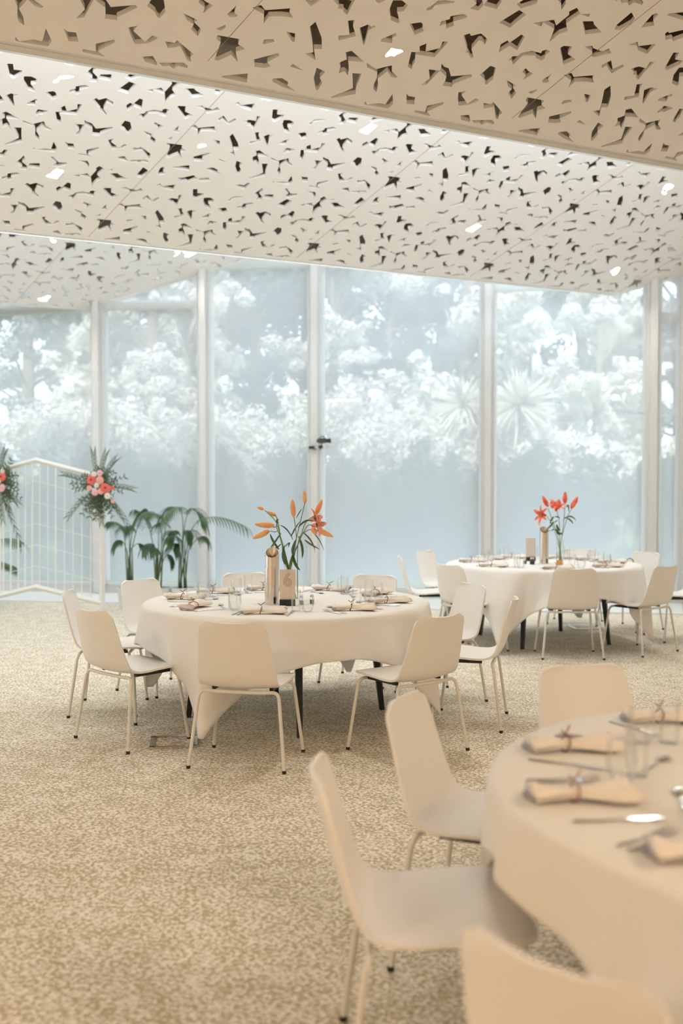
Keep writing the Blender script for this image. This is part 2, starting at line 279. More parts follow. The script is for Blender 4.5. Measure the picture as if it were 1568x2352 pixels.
def room_poly(p0, p1, m=.03):
    P = [Vector((XL + m, YB + m)), Vector((XR - m, YB + m)), Vector((XR - m, 30)), Vector((XL + m, 30))]
    P = clip(P, lambda q: (Vector((q.x, q.y, 0)) - Vector((FA.x, FA.y, 0))).dot(FN) - m)
    P = clip(P, lambda q: q.dot(NV) - p0); P = clip(P, lambda q: p1 - q.dot(NV)); return P
def poly_in(polyA, q):
    s = True
    for i in range(len(polyA)):
        a, b = polyA[i], polyA[(i + 1) % len(polyA)]
        if (b - a).cross(q - a) < .01: s = False
    return s
def sarea(P): return sum(P[i].cross(P[(i + 1) % len(P)]) for i in range(len(P)))
def perforated(zn, thick=.028):
    nm, p0, p1, pz, tz, ez = zn
    out = room_poly(p0, p1)
    if sarea(out) < 0: out = out[::-1]
    V = list(out); Fc = [list(range(len(out)))]; seen = {}
    for iv in range(-5, 6):
        for iu in range(-8, 9):
            for poly in TILE:
                Q = []
                for u, v in poly:
                    pp = pz + (v + iv) * BN; tt = tz + (v + iv) * BT + (u + iu) * TL
                    Q.append(TV * tt + NV * pp)
                if not all(poly_in(out, q) for q in Q): continue
                if sarea(Q) < 0: Q = Q[::-1]
                n0 = len(V); V += Q; Fc.append(list(range(n0, len(V))))
    ve, ed, fa, _, _, of = delaunay_2d_cdt([Vector(q) for q in V], [], Fc, 1, 1e-5)
    keep = [f for f, o in zip(fa, of) if o == [0]]
    n0 = len(ve); vv = []
    for q in ve:
        vv.append((q.x, q.y, zone_z(zn, q.dot(NV))))
    for q in ve:
        z = zone_z(zn, q.dot(NV)); vv.append((q.x, q.y, z + thick))
    cnt = {}
    for f in keep:
        for i in range(3):
            a, b = f[i], f[(i + 1) % 3]; cnt[(a, b)] = 1
    F = [tuple(f[::-1]) for f in keep] + [tuple(i + n0 for i in f) for f in keep]
    for (a, b) in cnt:
        if (b, a) not in cnt: F.append((a, b, b + n0, a + n0))
    return MB().add(vv, F), out
def slab(zn, dz, t, p0, p1, m=.04):
    out = room_poly(p0, p1, m); n = len(out)
    v = [(q.x, q.y, zone_z(zn, q.dot(NV)) + dz) for q in out] + [(q.x, q.y, zone_z(zn, q.dot(NV)) + dz + t) for q in out]
    return MB().add(v, [tuple(range(n))[::-1], tuple(range(n, 2 * n))] + [(i, (i + 1) % n, (i + 1) % n + n, i + n) for i in range(n)])
def room_chord(p, m=.04):
    P = room_poly(p, p + .002, m); P.sort(key=lambda q: q.dot(TV)); return P[0], P[-1]
def strip(p, z0, z1, th, dp=0):
    a, b = room_chord(p); o = NV * th; a = a + NV * dp; b = b + NV * dp
    v = [(q.x, q.y, z) for z in (z0, z1) for q in (a, b, b + o, a + o)]
    return MB().add(v, [(3, 2, 1, 0), (4, 5, 6, 7), (0, 1, 5, 4), (1, 2, 6, 5), (2, 3, 7, 6), (3, 0, 4, 7)])
for i, zn in enumerate(ZONES):
    mb, out = perforated(zn)
    struct(mb.build('ceiling_fold_%s' % zn[0], M_panel))
    struct(slab(zn, .42, .03, zn[1] + .05, zn[2] - .02).build('ceiling_deck_%s' % zn[0], M_plen))
    js = MB()                                       # joists between deck and panels
    k = zn[1] + .3
    while k < zn[2] - .15:
        a, b = room_chord(k, .1); o = NV * .05; z = zone_z(zn, k) + .42
        v = [(q.x, q.y, zz) for zz in (z - .2, z) for q in (a, b, b + o, a + o)]
        js.add(v, [(3, 2, 1, 0), (4, 5, 6, 7), (0, 1, 5, 4), (1, 2, 6, 5), (2, 3, 7, 6), (3, 0, 4, 7)]); k += .62
    struct(js.build('ceiling_joists_%s' % zn[0], mat('joist_%s' % zn[0], (.42, .32, .22), .7)))
    # panel seams
    sm = MB(); nseg = 0
    for iu in range(-8, 9):
        seg = []
        for s in range(-30, 31):
            pp = zn[3] + s * .1; tt = zn[4] + iu * TL + (pp - zn[3]) * BT / BN; q = TV * tt + NV * pp
            ok = zn[1] + .02 < pp < zn[2] - .02 and in_room(q, .06)
            if ok: seg.append((q.x, q.y, zone_z(zn, pp) - .0004))
            elif len(seg) > 1: sm.tube(seg, .0022, 4); seg = []
            else: seg = []
        if len(seg) > 1: sm.tube(seg, .0022, 4)
    struct(sm.build('ceiling_seams_%s' % zn[0], mat('seam_%s' % zn[0], (.35, .26, .18), .8)))
# vertical risers of the saw-tooth and the bright edge strips
for i, (zn, nx) in enumerate(zip(ZONES[:2], ZONES[1:])):
    p = zn[2]; zl = zone_z(zn, p); zh = zone_z(nx, p)
    struct(strip(p, zl, zh + .1, .03, .002).build('ceiling_riser_%s' % zn[0], M_white))
    struct(strip(p, zl - (.034 if i == 0 else .012), zl + .03, .03, .034).build('trim_%d' % (i + 2), M_edge))
z0 = zone_z(ZONES[0], ZONES[0][1])
struct(strip(ZONES[0][1], z0 - PER * KS, z0 + .1, .03, -.03).build('ceiling_riser_back', M_white))
bk = room_poly(-20, ZONES[0][1] - .03); nn = len(bk); zb = z0 - PER * KS
struct(MB().add([(q.x, q.y, z) for z in (zb, zb + .1) for q in bk], [tuple(range(nn))[::-1], tuple(range(nn, 2 * nn))] + [(i, (i + 1) % nn, (i + 1) % nn + nn, i + nn) for i in range(nn)]).build('ceiling_back', M_panel))
# ---------------------------------------------------------------- glass front
cols = [fac(-420), fac(-170), fac(231), fac(473), fac(726), fac(1119.5), fac(1495)]
cols = [facx(XL + .1)] + cols + [facx(XR - .08)]
for i, c in enumerate(cols):
    c = c + FN * .02
    g = MB().box((c.x, c.y, ZR / 2), (.15, .12, ZR - .04), FANG); c2 = c + FN * .10
    g.box((c2.x, c2.y, ZR / 2), (.085, .09, ZR - .04), FANG)
    struct(g.build('trim_%d' % (i + 4), M_frame))
heads = {1: 712, 2: 712, 3: 701, 4: 607, 5: 600, 6: 655, 7: 727}
for i in range(len(cols) - 1):
    a, b = cols[i] + FD * .075, cols[i + 1] - FD * .075; mid = (a + b) / 2; wd = (b - a).length
    wn = bpy.data.objects.new('window_%d' % (i + 1), None); COL.objects.link(wn); struct(wn)
    fr = MB(); zh = 4.3
    if i in heads:
        pxm = 784 + F_PX * mid.x / mid.y
        pxm = {1: 110, 2: 110, 3: 350, 4: 590, 5: 900, 6: 1300, 7: 1528}[i]
        q = fac(pxm); zh = ony(pxm, heads[i], q.y).z
    for z, hh in ((.06, .12), (zh, .11)): fr.box((mid.x, mid.y, z), (wd, .1, hh), FANG)
    for q in (a + FD * .02, b - FD * .02): fr.box((q.x, q.y, ZR / 2), (.04, .07, ZR - .1), FANG)
    fr.build('frame', M_frame, wn)
    MB().box((mid.x, mid.y, ZR / 2), (wd, .012, ZR - .1), FANG).build('glass', M_pane, wn)
    # mesh roller blind hanging just inside the pane
    bd = mid + FN * .085; bw = wd - .012
    t = thing('roller_blind', ['far left off the window row', '', '', '', '', '', '', ''][i], 'blind')
    lab = {0: 'sheer white roller blind at the far left end of the glass front', 1: 'sheer white roller blind over the pane left of the flower screen', 2: 'sheer white roller blind behind the white metal screen and flower posy',
           3: 'sheer white roller blind over the pane behind the potted palms', 4: 'sheer white roller blind behind the lilies of table six',
           5: 'widest sheer white roller blind, right of the mounted video camera', 6: 'sheer white roller blind behind the far right table lilies', 7: 'narrowest sheer white roller blind, beside the right wall'}
    t['label'] = lab[i]; t['group'] = 'roller blinds on the glass front'
    zt = ZR - .3; bl = MB().add([bd - FD * bw / 2 + Vector((0, 0, .16)), bd + FD * bw / 2 + Vector((0, 0, .16)), bd + FD * bw / 2 + Vector((0, 0, zt)), bd - FD * bw / 2 + Vector((0, 0, zt))], [(0, 1, 2, 3)])
    bl.build('blind_cloth', M_blind, t)
    MB().tube([bd - FD * bw / 2 + Vector((0, 0, .15)), bd + FD * bw / 2 + Vector((0, 0, .15))], .014, 8).build('hem_bar', M_frame, t)
# ---------------------------------------------------------------- lamps
def spot(px, py, zi, lab, power=22, col=NEUT, r=.085):
    zn = ZONES[zi]; d = ray(px, py); pn = d.x * NV.x + d.y * NV.y
    s = (zn[5] + KS * zn[3]) / (d.z + KS * pn); q = d * s; z = CAMH + q.z + .035
    best = None
    for iv in range(-5, 6):
        for iu in range(-8, 9):
            for poly in TILE:
                Q = [TV * (zn[4] + (v + iv) * BT + (u + iu) * TL) + NV * (zn[3] + (v + iv) * BN) for u, v in poly]
                cc = sum(Q, Vector((0, 0))) / len(Q); ext = max((k - cc).length for k in Q); dd = (cc - Vector((q.x, q.y))).length
                if .04 < ext < .2 and (best is None or dd < best[0]): best = (dd, cc, ext)
    r = min(.11, best[2] * .72); q = best[1]; z = zone_z(zn, q.dot(NV)) + .038
    t = thing('ceiling_spotlight', lab, 'ceiling light', (q.x, q.y, z), 0, 'spotlights in the ceiling cut-outs')
    t.rotation_euler = Vector((KS * NV.x, KS * NV.y, 1)).to_track_quat('Z', 'Y').to_euler()
    MB().lathe([(r * .99, .0), (r * 1.02, .0), (r * 1.02, .14), (0, .14)], n=20).build('housing', M_lamp, t)
    MB().lathe([(1e-4, .02), (r * .9, .02)], n=20).build('lens', M_emit, t)
    l = area('spot_light', (0, 0, -.002), (r * 1.6, 0), power, col, (0, 0, 0), 'DISK', t)
    l.data.spread = radians(150)
M_emit = mat('lamp_lens', (1, 1, 1), .3); M_emit.node_tree.nodes['Principled BSDF'].inputs['Emission Color'].default_value = (1, .93, .82, 1)
M_emit.node_tree.nodes['Principled BSDF'].inputs['Emission Strength'].default_value = 6
for a in ((900, 118, 0, 'glowing spotlight in a cut-out of the near tan ceiling fold'),
          (132, 192, 1, 'glowing spotlight at upper left, just below the ceiling edge strip'),
          (478, 335, 1, 'small glowing spotlight left of centre in the middle ceiling fold'),
          (118, 408, 1, 'glowing spotlight at the left edge of the middle ceiling fold'),
          (822, 307, 1, 'large glowing spotlight at the centre of the middle ceiling fold'),
          (1062, 531, 1, 'glowing spotlight above the mounted video camera window'),
          (1523, 440, 1, 'glowing spotlight at the far right of the ceiling'),
          (1390, 628, 1, 'glowing spotlight low in the ceiling above the far right table'),
          (138, 560, 2, 'glowing spotlight at the upper left of the farthest ceiling fold'),
          (430, 585, 2, 'glowing spotlight at the right end of the farthest ceiling fold'),
          (113, 695, 2, 'lowest glowing spotlight, right above the left window head')):
    spot(*a[:4])
# added unseen panels that fill the hall with warm light, over and behind the camera
def fill_panel(x, y, z, sx, sy, power, col, lab):
    t = thing('added_fill_panel', lab, 'ceiling light', (x, y, z), 0, 'added fill panels behind the camera')
    fr = MB()
    for c, d in (((0, sy / 2, 0), (sx + .06, .03, .05)), ((0, -sy / 2, 0), (sx + .06, .03, .05)), ((sx / 2, 0, 0), (.03, sy, .05)), ((-sx / 2, 0, 0), (.03, sy, .05))): fr.box(c, d)
    fr.build('frame', M_lamp, t); area('panel_fill', (0, 0, -.004), (sx, sy), power, col, (0, 0, 0), parent=t)
pz = zone_z(ZONES[0], 1.0) - .06
fill_panel(-3.2, .1, pz, 1.8, .6, WARM_FILL * .75, WARM, 'added warm fill panel above and left of the viewpoint')
fill_panel(-.4, 1.40, pz - .34, 1.4, .5, WARM_FILL * .7, WARM, 'added warm fill panel straight above the viewpoint')
fill_panel(1.3, 2.0, pz - .3, 1.6, .6, WARM_FILL, WARM, 'added warm fill panel above and right of the viewpoint')
fill_panel(3.3, .3, zb - .05, 1.4, .8, WARM_FILL * .2, WARM, 'added warm fill panel near the right wall behind the viewpoint')
fill_panel(-5.2, -1.2, zb - .05, 1.8, .8, WARM_FILL * .35, WARM, 'added warm fill panel at the left behind the viewpoint')
# added unseen fill lights, shaped as clerestories in the saw-tooth and left-wall side glazing
def fill_daylight(name, c, size, nrm, power, col):
    o = area(name, c, size, power, col); o.rotation_euler = Vector(nrm).to_track_quat('-Z', 'Y').to_euler(); return o
def added_clerestory(n, zn, nx, power, col):
    p = zn[2] + .07; zl = zone_z(zn, zn[2]) + .10; zh = zone_z(nx, zn[2]) - .12; a, b = room_chord(p, .15); L_ = (b - a).length; c = (a + b) / 2
    wn = bpy.data.objects.new('window_%d' % n, None); COL.objects.link(wn); struct(wn); fr = MB(); m = int(L_ / 1.6)  # added window frame around an unseen fill light
    for z in (zl, zh): fr.tube([(a.x, a.y, z), (b.x, b.y, z)], .035, 4)
    for k in range(m + 1): q = a.lerp(b, k / m); fr.tube([(q.x, q.y, zl), (q.x, q.y, zh)], .025, 4)
    fr.build('frame', M_frame, wn)
    d = Vector((NV.x, NV.y, 0)); fill_daylight('clerestory_fill', (c.x - NV.x * .02, c.y - NV.y * .02, (zl + zh) / 2), (L_ - .1, zh - zl - .08), d, power, col)
added_clerestory(9, ZONES[0], ZONES[1], FILL_CLER1, FILL_COL)
added_clerestory(10, ZONES[1], ZONES[2], FILL_CLER2, FILL_COL)
wn = bpy.data.objects.new('window_11', None); COL.objects.link(wn); struct(wn); fr = MB()  # added side window out of view, framing a fill light
for y in (5.0, 6.6, 8.2, 9.8, 11.4, 13.0): fr.box((XL + .06, y, 2.0), (.12, .1, 3.9))
for z in (.1, 3.95): fr.box((XL + .06, 9.0, z), (.12, 8.1, .1))
fr.build('frame', M_frame, wn)
fill_daylight('side_fill', (XL + .03, 9.0, 2.0), (7.9, 3.7), (1, 0, 0), FILL_SIDE, FILL_COL)
# ---------------------------------------------------------------- chair
def make_chair(label):
    t = thing('shell_chair', label, 'chair')
    prof = catmull([(-.292, .79), (-.272, .72), (-.248, .63), (-.226, .55), (-.205, .492), (-.172, .449), (-.12, .429), (-.05, .426), (.03, .433), (.11, .442), (.175, .446), (.22, .443), (.252, .432)][0:0] or
                   [Vector((y, z, 0)) for y, z in ((-.292, .79), (-.272, .72), (-.248, .63), (-.226, .55), (-.205, .492), (-.172, .449), (-.12, .429), (-.05, .426), (.03, .433), (.11, .442), (.175, .446), (.22, .443), (.252, .432))], 4)
    S = [0]
    for a, b in zip(prof, prof[1:]): S.append(S[-1] + (b - a).length)
    tot = S[-1]; rows = []; nu = 14
    def corner(s, r): return 0 if s >= r else r - sqrt(max(0, r * r - (r - s) ** 2))
    for p, s in zip(prof, S):
        t_ = s / tot
        W = .178 + (.215 - .178) * min(1, s / .33)
        if s > .36: W = .215 + (.232 - .215) * min(1, (s - .36) / .25)
        W -= corner(s, .045) + corner(tot - s, .12) * .85
        row = []
        bend = max(0, 1 - s / .36)
        for i in range(nu + 1):
            u = -1 + 2 * i / nu; x = u * W; uu = u * u
            y = p.x + .030 * uu * min(1, (1 - t_) * 1.9) * (1 if s < .45 else 0) * (1 - max(0, (s - .3) / .15) if s > .3 else 1)
            z = p.y + .014 * uu * (1 if s > .36 else s / .36) * (1 - max(0, (s - .55) / (tot - .55)) if s > .55 else 1)
            row.append((x, y, z))
        rows.append(row)
    top = [q for r in rows for q in r]; n = nu + 1; m = len(rows); th = .0115; v = []; vb = []
    def nrm(i, j):
        a = Vector(rows[min(i + 1, m - 1)][j]) - Vector(rows[max(i - 1, 0)][j]); b = Vector(rows[i][min(j + 1, nu)]) - Vector(rows[i][max(j - 1, 0)])
        return a.cross(b).normalized()
    F = []
    for i in range(m):
        for j in range(n): v.append(Vector(rows[i][j]))
    for i in range(m):
        for j in range(n): vb.append(Vector(rows[i][j]) + nrm(i, j) * th)
    N0 = len(v)
    for i in range(m - 1):
        for j in range(nu):
            a, b, c, d = i * n + j, i * n + j + 1, (i + 1) * n + j + 1, (i + 1) * n + j
            F.append((a, b, c, d)); F.append((d + N0, c + N0, b + N0, a + N0))
    for i in range(m - 1):
        F.append((i * n, (i + 1) * n, (i + 1) * n + N0, i * n + N0)); j = nu; F.append(((i + 1) * n + j, i * n + j, i * n + j + N0, (i + 1) * n + j + N0))
    for j in range(nu):
        F.append((j + 1, j, j + N0, j + 1 + N0)); k = (m - 1) * n; F.append((k + j, k + j + 1, k + j + 1 + N0, k + j + N0))
    sh = MB().add(v + vb, F).build('seat_shell', M_shell, t, smooth='auto')
    sh['label'] = 'one-piece white shell of seat and curved back'
    r = .0095
    for sx in (-1, 1):
        for sy, y0, y1 in ((-1, -.215, -.155), (1, .215, .165)):
            pts = [(sx * .262, y0, .008), (sx * .222, y1 + (y0 - y1) * .18, .372)] + bez([(sx * .222, y1 + (y0 - y1) * .18, .372), (sx * .217, y1, .405), (sx * .19, y1, .408)], 5)[1:]
            lg = MB().tube(pts, r, 10).build('leg', M_tube, t, smooth='auto')
            MB().lathe([(.0001, 0), (.0105, 0), (.0115, .004), (.0115, .016), (.0001, .017)], (sx * .262, y0, 0), 10).build('rubber_foot', M_rub, lg)
    MB().tube([(-.19, -.155, .408), (-.1, -.155, .404), (.1, -.155, .404), (.19, -.155, .408)], r, 10).build('rear_crossbar', M_tube, t, smooth='auto')
    MB().tube([(-.19, .165, .408), (.19, .165, .408)], r, 10).build('front_crossbar', M_tube, t, smooth='auto')
    o = MB().box((-.16, .03, .411), (.02, .24, .018)).box((.16, .03, .411), (.02, .24, .018)).box((0, .06, .414), (.31, .14, .008)).build('seat_bracket', M_black, t)
    o['label'] = 'black bracket under the seat'
    return t
T6 = Vector((-.36, 6.52, 0)); T7 = Vector((1.956, 9.65, 0)); T8 = Vector((1.31, 2.47, 0))
G6, G7, G8 = 'white chairs around table six', 'white chairs around the far right table', 'white chairs around the near right table'
CH = [(-.514, 5.404, 79, 'white shell chair seen from behind, front left of table six', G6),
      (-1.24, 5.86, 47.5, 'white shell chair nearest the floor socket, left front of table six', G6),
      (-1.56, 6.66, 3, 'leftmost white shell chair, seen side-on left of table six', G6),
      (-1.31, 7.32, -38, 'white shell chair in front of the potted palms, facing table six', G6),
      (-.71, 7.79, -74, 'white shell chair behind table six, left of the steel cylinder', G6),
      (.155, 7.61, -115, 'white shell chair behind table six, right of the lilies', G6),
      (.70, 7.02, 205, 'white shell chair right of table six with its inner back showing', G6),
      (.816, 6.30, 167, 'white shell chair side-on with bright seat, right of table six', G6),
      (.375, 5.61, 128, 'white shell chair seen from behind, front right of table six', G6),
      (2.0, 8.74, 88, 'white shell chair seen squarely from behind at the far right table', G7),
      (2.70, 8.98, 128, 'white shell chair turned left at the far table front right', G7),
      (3.27, 9.72, 184, 'white shell chair cut by the right picture edge at the far table', G7),
      (3.02, 10.42, 215, 'white shell chair behind the far right table with a bag on it', G7),
      (1.18, 9.06, 35, 'white shell chair at the front left of the far right table', G7),
      (.86, 9.95, -2, 'white shell chair side-on at the left of the far right table', G7),
      (1.12, 10.62, -35, 'white shell chair back left of the far table, before the glass', G7),
      (2.55, 10.85, -112, 'white shell chair mostly hidden behind the far right table', G7),
      (.22, 2.49, 0, 'large blurred white chair with full seat, nearest at centre bottom', G8),
      (.455, 3.19, -24, 'white shell chair tucked to the near table beyond the foremost seat', G8),
      (1.01, 3.64, -76, 'white shell chair at the back of the near table, only backrest showing', G8),
      (.51, 1.67, 45, 'blurred tan-shaded chair back in the bottom right corner', G8)]
chair0 = None
for x, y, h_, lab, g in CH:
    rz = radians(h_ - 90)
    if chair0 is None:
        chair0 = make_chair(lab); chair0.location = (x, y, 0); chair0.rotation_euler = (0, 0, rz); chair0['group'] = g
    else: dup(chair0, (x, y, 0), rz, lab, g)
# ---------------------------------------------------------------- tables and cloths
TZ = .742
def table(c, la, cloth_ang, label, clabel, seed, Rr=.915, half=1.165):
    t = thing('round_table', label, 'table', (c.x, c.y, 0))
    MB().lathe([(.0001, .70), (Rr - .02, .70), (Rr, .705), (Rr, .732), (Rr - .005, .735), (.0001, .735)], n=64).build('tabletop', M_white, t)
    for k in range(4):
        a = radians(la + 90 * k); d = Vector((cos(a), sin(a), 0)); p0, p1 = d * .64, d * .56; w0, w1 = .016, .026
        v = []
        for p, z, w_ in ((p0, 0, w0), (p1, .69, w1)):
            for sx, sy in ((-1, -1), (1, -1), (1, 1), (-1, 1)):
                q = Matrix.Rotation(a, 3, 'Z') @ Vector((sx * w_, sy * w_, 0)); v.append((p.x + q.x, p.y + q.y, z))
        lg = MB().add(v, [(3, 2, 1, 0), (4, 5, 6, 7), (0, 1, 5, 4), (1, 2, 6, 5), (2, 3, 7, 6), (3, 0, 4, 7)]).build('leg', M_black, t)
    MB().box((0, 0, .685), (1.0, .05, .03), radians(la)).box((0, 0, .685), (.05, 1.0, .03), radians(la)).build('underframe', M_black, t)
    # square cloth on the round top: four long corners, wavy hem
    rr = random.Random(seed); na, ns = 260, 16; v = [(0, 0, TZ)]; ring = []
    ph = [rr.uniform(0, 6.28) for _ in range(6)]
    for s in (.25, .5, .75, .93): ring.append([(cos(2 * pi * i / na) * Rr * s, sin(2 * pi * i / na) * Rr * s, TZ) for i in range(na)])
    for k in range(ns + 1):
        s = k / ns; row = []
        for i in range(na):
            a = 2 * pi * i / na; b = a - radians(cloth_ang); cc = max(abs(cos(b - pi / 4)), abs(sin(b - pi / 4)))
            Lh = half / max(cc, .735) - Rr; corner_ = max(0, (Lh - .25) / .43)
            dl = Lh * s
            fold = .5 + .5 * sin(9 * a + ph[0] + .8 * sin(3 * a + ph[1])); f2 = sin(17 * a + ph[2]); f3 = sin(33 * a + ph[3])
            am = min(1, dl / .3)
            e = min(dl, .02)
            # near a corner the cloth gathers in a deep cone
            kb = ((b + pi / 4) % (pi / 2)) - pi / 4
            gather = math.exp(-(kb / .17) ** 2)
            out_ = e * .6 + am * (.054 * fold + .014 * f2 + .004 * f3) + dl * .10 * gather + am * .045 * gather - am * .035 * (math.exp(-((abs(kb) - .27) / .10) ** 2))
            r = Rr + .004 + max(.004 if dl else 0, out_)
            # at the corners the hem draws in sideways
            a2 = a - kb * .55 * min(1, max(0, dl - .22) / .5)
            z = TZ - max(0, dl - .008) * (.985)
            row.append((cos(a2) * r, sin(a2) * r, max(.012, z)))
        ring.append(row)
    F = [(0, 1 + i, 1 + (i + 1) % na) for i in range(na)]
    for r_ in ring: v += r_
    for k in range(len(ring) - 1):
        o = 1 + k * na
        F += [(o + i, o + na + i, o + na + (i + 1) % na, o + (i + 1) % na) for i in range(na)]
    cl_ = MB().add(v, F).build('tablecloth', M_cloth, None, smooth=True, loc=(c.x, c.y, 0)); tag(cl_, clabel, 'tablecloth', 'white tablecloths')
    md = cl_.modifiers.new('thick', 'SOLIDIFY'); md.thickness = .002; md.offset = 1
    return t
table(T6, -80, -113, 'round table with black tapered legs under the cloth, numbered six', 'white square cloth on round table six, corner nearly touching the carpet', 3)
table(T7, -118, -122, 'round black-legged table at the far right before the glass', 'white cloth on the far right table with the coral red lilies', 5)
table(T8, 140, -127, 'near round table cut by the right picture edge, one black leg showing', 'blurred white cloth on the nearest table at lower right', 9, half=1.085)
# ---------------------------------------------------------------- tableware
ZT = TZ + .002
def lathe_obj(name, prof, m, lab, cat, n=24):
    o = MB().lathe(prof, n=n).build(name, m, None, smooth='auto'); return tag(o, lab, cat)
def wall(prof, t=.0018): return prof + [(max(1e-4, r - t), z + (t if i == 0 else 0)) for i, (r, z) in reversed(list(enumerate(prof)))][:]
P_tumb = wall([(1e-4, 0), (.027, 0), (.029, .004), (.031, .13)])
P_wine = wall([(1e-4, 0), (.022, 0), (.032, .012), (.040, .04), (.041, .06), (.036, .105)])
P_stem = wall([(1e-4, 0), (.033, 0), (.030, .003), (.005, .008), (.004, .07), (.02, .08), (.036, .105), (.038, .135), (.032, .175)])
def cutlery(kind):
    m = MB()
    def hnd(z=.0): m.tube([(0, -.10, .004), (0, -.09, .0045), (0, -.03, .004), (0, .02, .006)], [.004, .0058, .0045, .003], 8, sq=.45)
    hnd()
    if kind == 'fork':
        m.add([(-.003, .02, .006), (.003, .02, .006), (.011, .045, .004), (-.011, .045, .004), (-.003, .02, .008), (.003, .02, .008), (.011, .045, .006), (-.011, .045, .006)], [(3, 2, 1, 0), (4, 5, 6, 7), (0, 1, 5, 4), (1, 2, 6, 5), (2, 3, 7, 6), (3, 0, 4, 7)])
        for k in range(4): m.tube([(-.009 + k * .006, .044, .005), (-.009 + k * .006, .07, .009), (-.009 + k * .006, .09, .012)], [.0017, .0015, .0008], 6)
    elif kind == 'knife':
        m.add([(-.005, .02, .005), (.006, .02, .005), (.009, .07, .005), (.004, .115, .005), (-.005, .12, .005), (-.005, .02, .007), (.006, .02, .0065), (.009, .07, .0062), (.004, .115, .0062), (-.005, .12, .007)],
              [(4, 3, 2, 1, 0), (5, 6, 7, 8, 9), (0, 1, 6, 5), (1, 2, 7, 6), (2, 3, 8, 7), (3, 4, 9, 8), (4, 0, 5, 9)])
    else:
        m.ball((0, .045, .008), (.017, .028, .006), 14, 8)
    return m
def napkin(lab):
    t = thing('napkin_roll', lab, 'napkin'); rr = random.Random(len(lab)); m = MB(); n = 28; v = []; K = 15
    for i in range(K):
        s = i / (K - 1); x = -.125 + .25 * s; d = abs(s - .42); r = .019 + .026 * min(1, d / .42) ** 1.3
        for j in range(n):
            a = 2 * pi * j / n; rd = r * (1 + .16 * sin(3 * a + i * .35) + .10 * sin(7 * a + i * .2) + .05 * sin(11 * a)); z = .022 + sin(a) * rd * .5
            v.append((x + .012 * sin(2 * a + i) * (d > .3), cos(a) * rd * 1.25, max(.001, z)))
    m.add(v, [(i * n + j, i * n + (j + 1) % n, (i + 1) * n + (j + 1) % n, (i + 1) * n + j) for i in range(K - 1) for j in range(n)] + [tuple(range(n))[::-1], tuple((K - 1) * n + j for j in range(n))])
    m.build('folded_linen', M_nap, t, smooth=True)
    pts = [(-.02 + .006 * sin(a), cos(a) * .034,   .022 + sin(a) * .021) for a in [2 * pi * k / 16 for k in range(17)]]
    tw = MB().tube(pts, .0026, 6).tube([(-.02, 0, .05), (-.005, .015, .062), (.004, .03, .066)], .0024, 5).tube([(-.02, .005, .05), (-.035, -.01, .064)], .002, 5)
    o = tw.build('twig_ring', M_twig, t); o['label'] = 'brown twig tied round the napkin'; return t
pro = {}
def put(kind, lab, x, y, rz, group, tilt=0):
    if kind not in pro:
        if kind == 'napkin': o = napkin(lab)
        elif kind == 'tumbler': o = lathe_obj('water_glass', P_tumb, M_glass, lab, 'glass')
        elif kind == 'wine': o = lathe_obj('stemless_glass', P_wine, M_glass, lab, 'glass')
        elif kind == 'stem': o = lathe_obj('wine_glass', P_stem, M_glass, lab, 'glass')
        else: o = cutlery(kind).build({'fork': 'fork', 'knife': 'table_knife', 'spoon': 'dessert_spoon'}[kind], M_cut, None, smooth='auto'); tag(o, lab, kind)
        pro[kind] = o; o.location = (x, y, ZT); o.rotation_euler = (0, 0, rz); o['group'] = group; return o
    return dup(pro[kind], (x, y, ZT), rz, lab, group)
def setting(c, ang, where, tname, full, nap_rot=None, r0=.68):
    a = radians(ang); out = Vector((cos(a), sin(a), 0)); tan = Vector((-sin(a), cos(a), 0)); j = lambda s: R.uniform(-s, s)
    def P(r, s): return c + out * r + tan * s
    rz_in = atan2(-out.y, -out.x) - pi / 2
    # seen from the seat: forks left, knife right (tan is the diner's right-hand side mirrored)
    p = P(r0, 0); nr = radians(nap_rot) if nap_rot is not None else j(.15)
    put('napkin', f'rolled beige napkin tied with twig {where}', p.x, p.y, nr, 'napkins on ' + tname)
    p = P(r0 - .01, -.14); put('fork', f'silver fork left of the napkin {where}', p.x, p.y, rz_in + j(.1), 'forks on ' + tname)
    if full:
        p = P(r0 - .015, -.165); put('fork', f'second silver fork, outer one {where}', p.x, p.y, rz_in + j(.1), 'forks on ' + tname)
    p = P(r0 - .02, .15); put('knife', f'silver knife right of the napkin {where}', p.x, p.y, rz_in + j(.1), 'knives on ' + tname)
    if full:
        p = P(.50, .02); put('spoon', f'silver dessert spoon above the napkin {where}', p.x, p.y, rz_in + 1.2 + j(.2), 'spoons on ' + tname)
    p = P(.52 + j(.02), .16); put('tumbler', f'straight clear water glass {where}', p.x, p.y, 0, 'water glasses on ' + tname)
    p = P(.55 + j(.02), .235); put('wine', f'rounded stemless glass {where}', p.x, p.y, 0, 'stemless glasses on ' + tname)
S6 = [(-98, 'before the front left chair of table six', 4), (-143, 'before the floor-socket chair at table six', 75), (174, 'before the leftmost chair of table six', -8), (140, 'before the palm-side chair at table six', 5),
      (106, 'before the back left chair of table six', 12), (65, 'before the back right chair of table six', -20), (28, 'before the inner-showing right chair at table six', 60), (-11, 'before the side-on right chair of table six', 12), (-50, 'before the front right chair of table six', 3)]
for a_, w_, nr in S6: setting(T6, a_, w_, 'table six', True, nr)
S7 = [(-90, 'before the square-on chair of the far table'), (-42, 'before the left-turned chair of the far table'), (3, 'at the right edge of the far table'), (36, 'before the bag chair at the far table'), (65, 'at the back right of the far table'),
      (105, 'at the back of the far table'), (130, 'at the back left of the far table'), (165, 'at the left edge of the far table'), (-143, 'at the front left of the far table')]
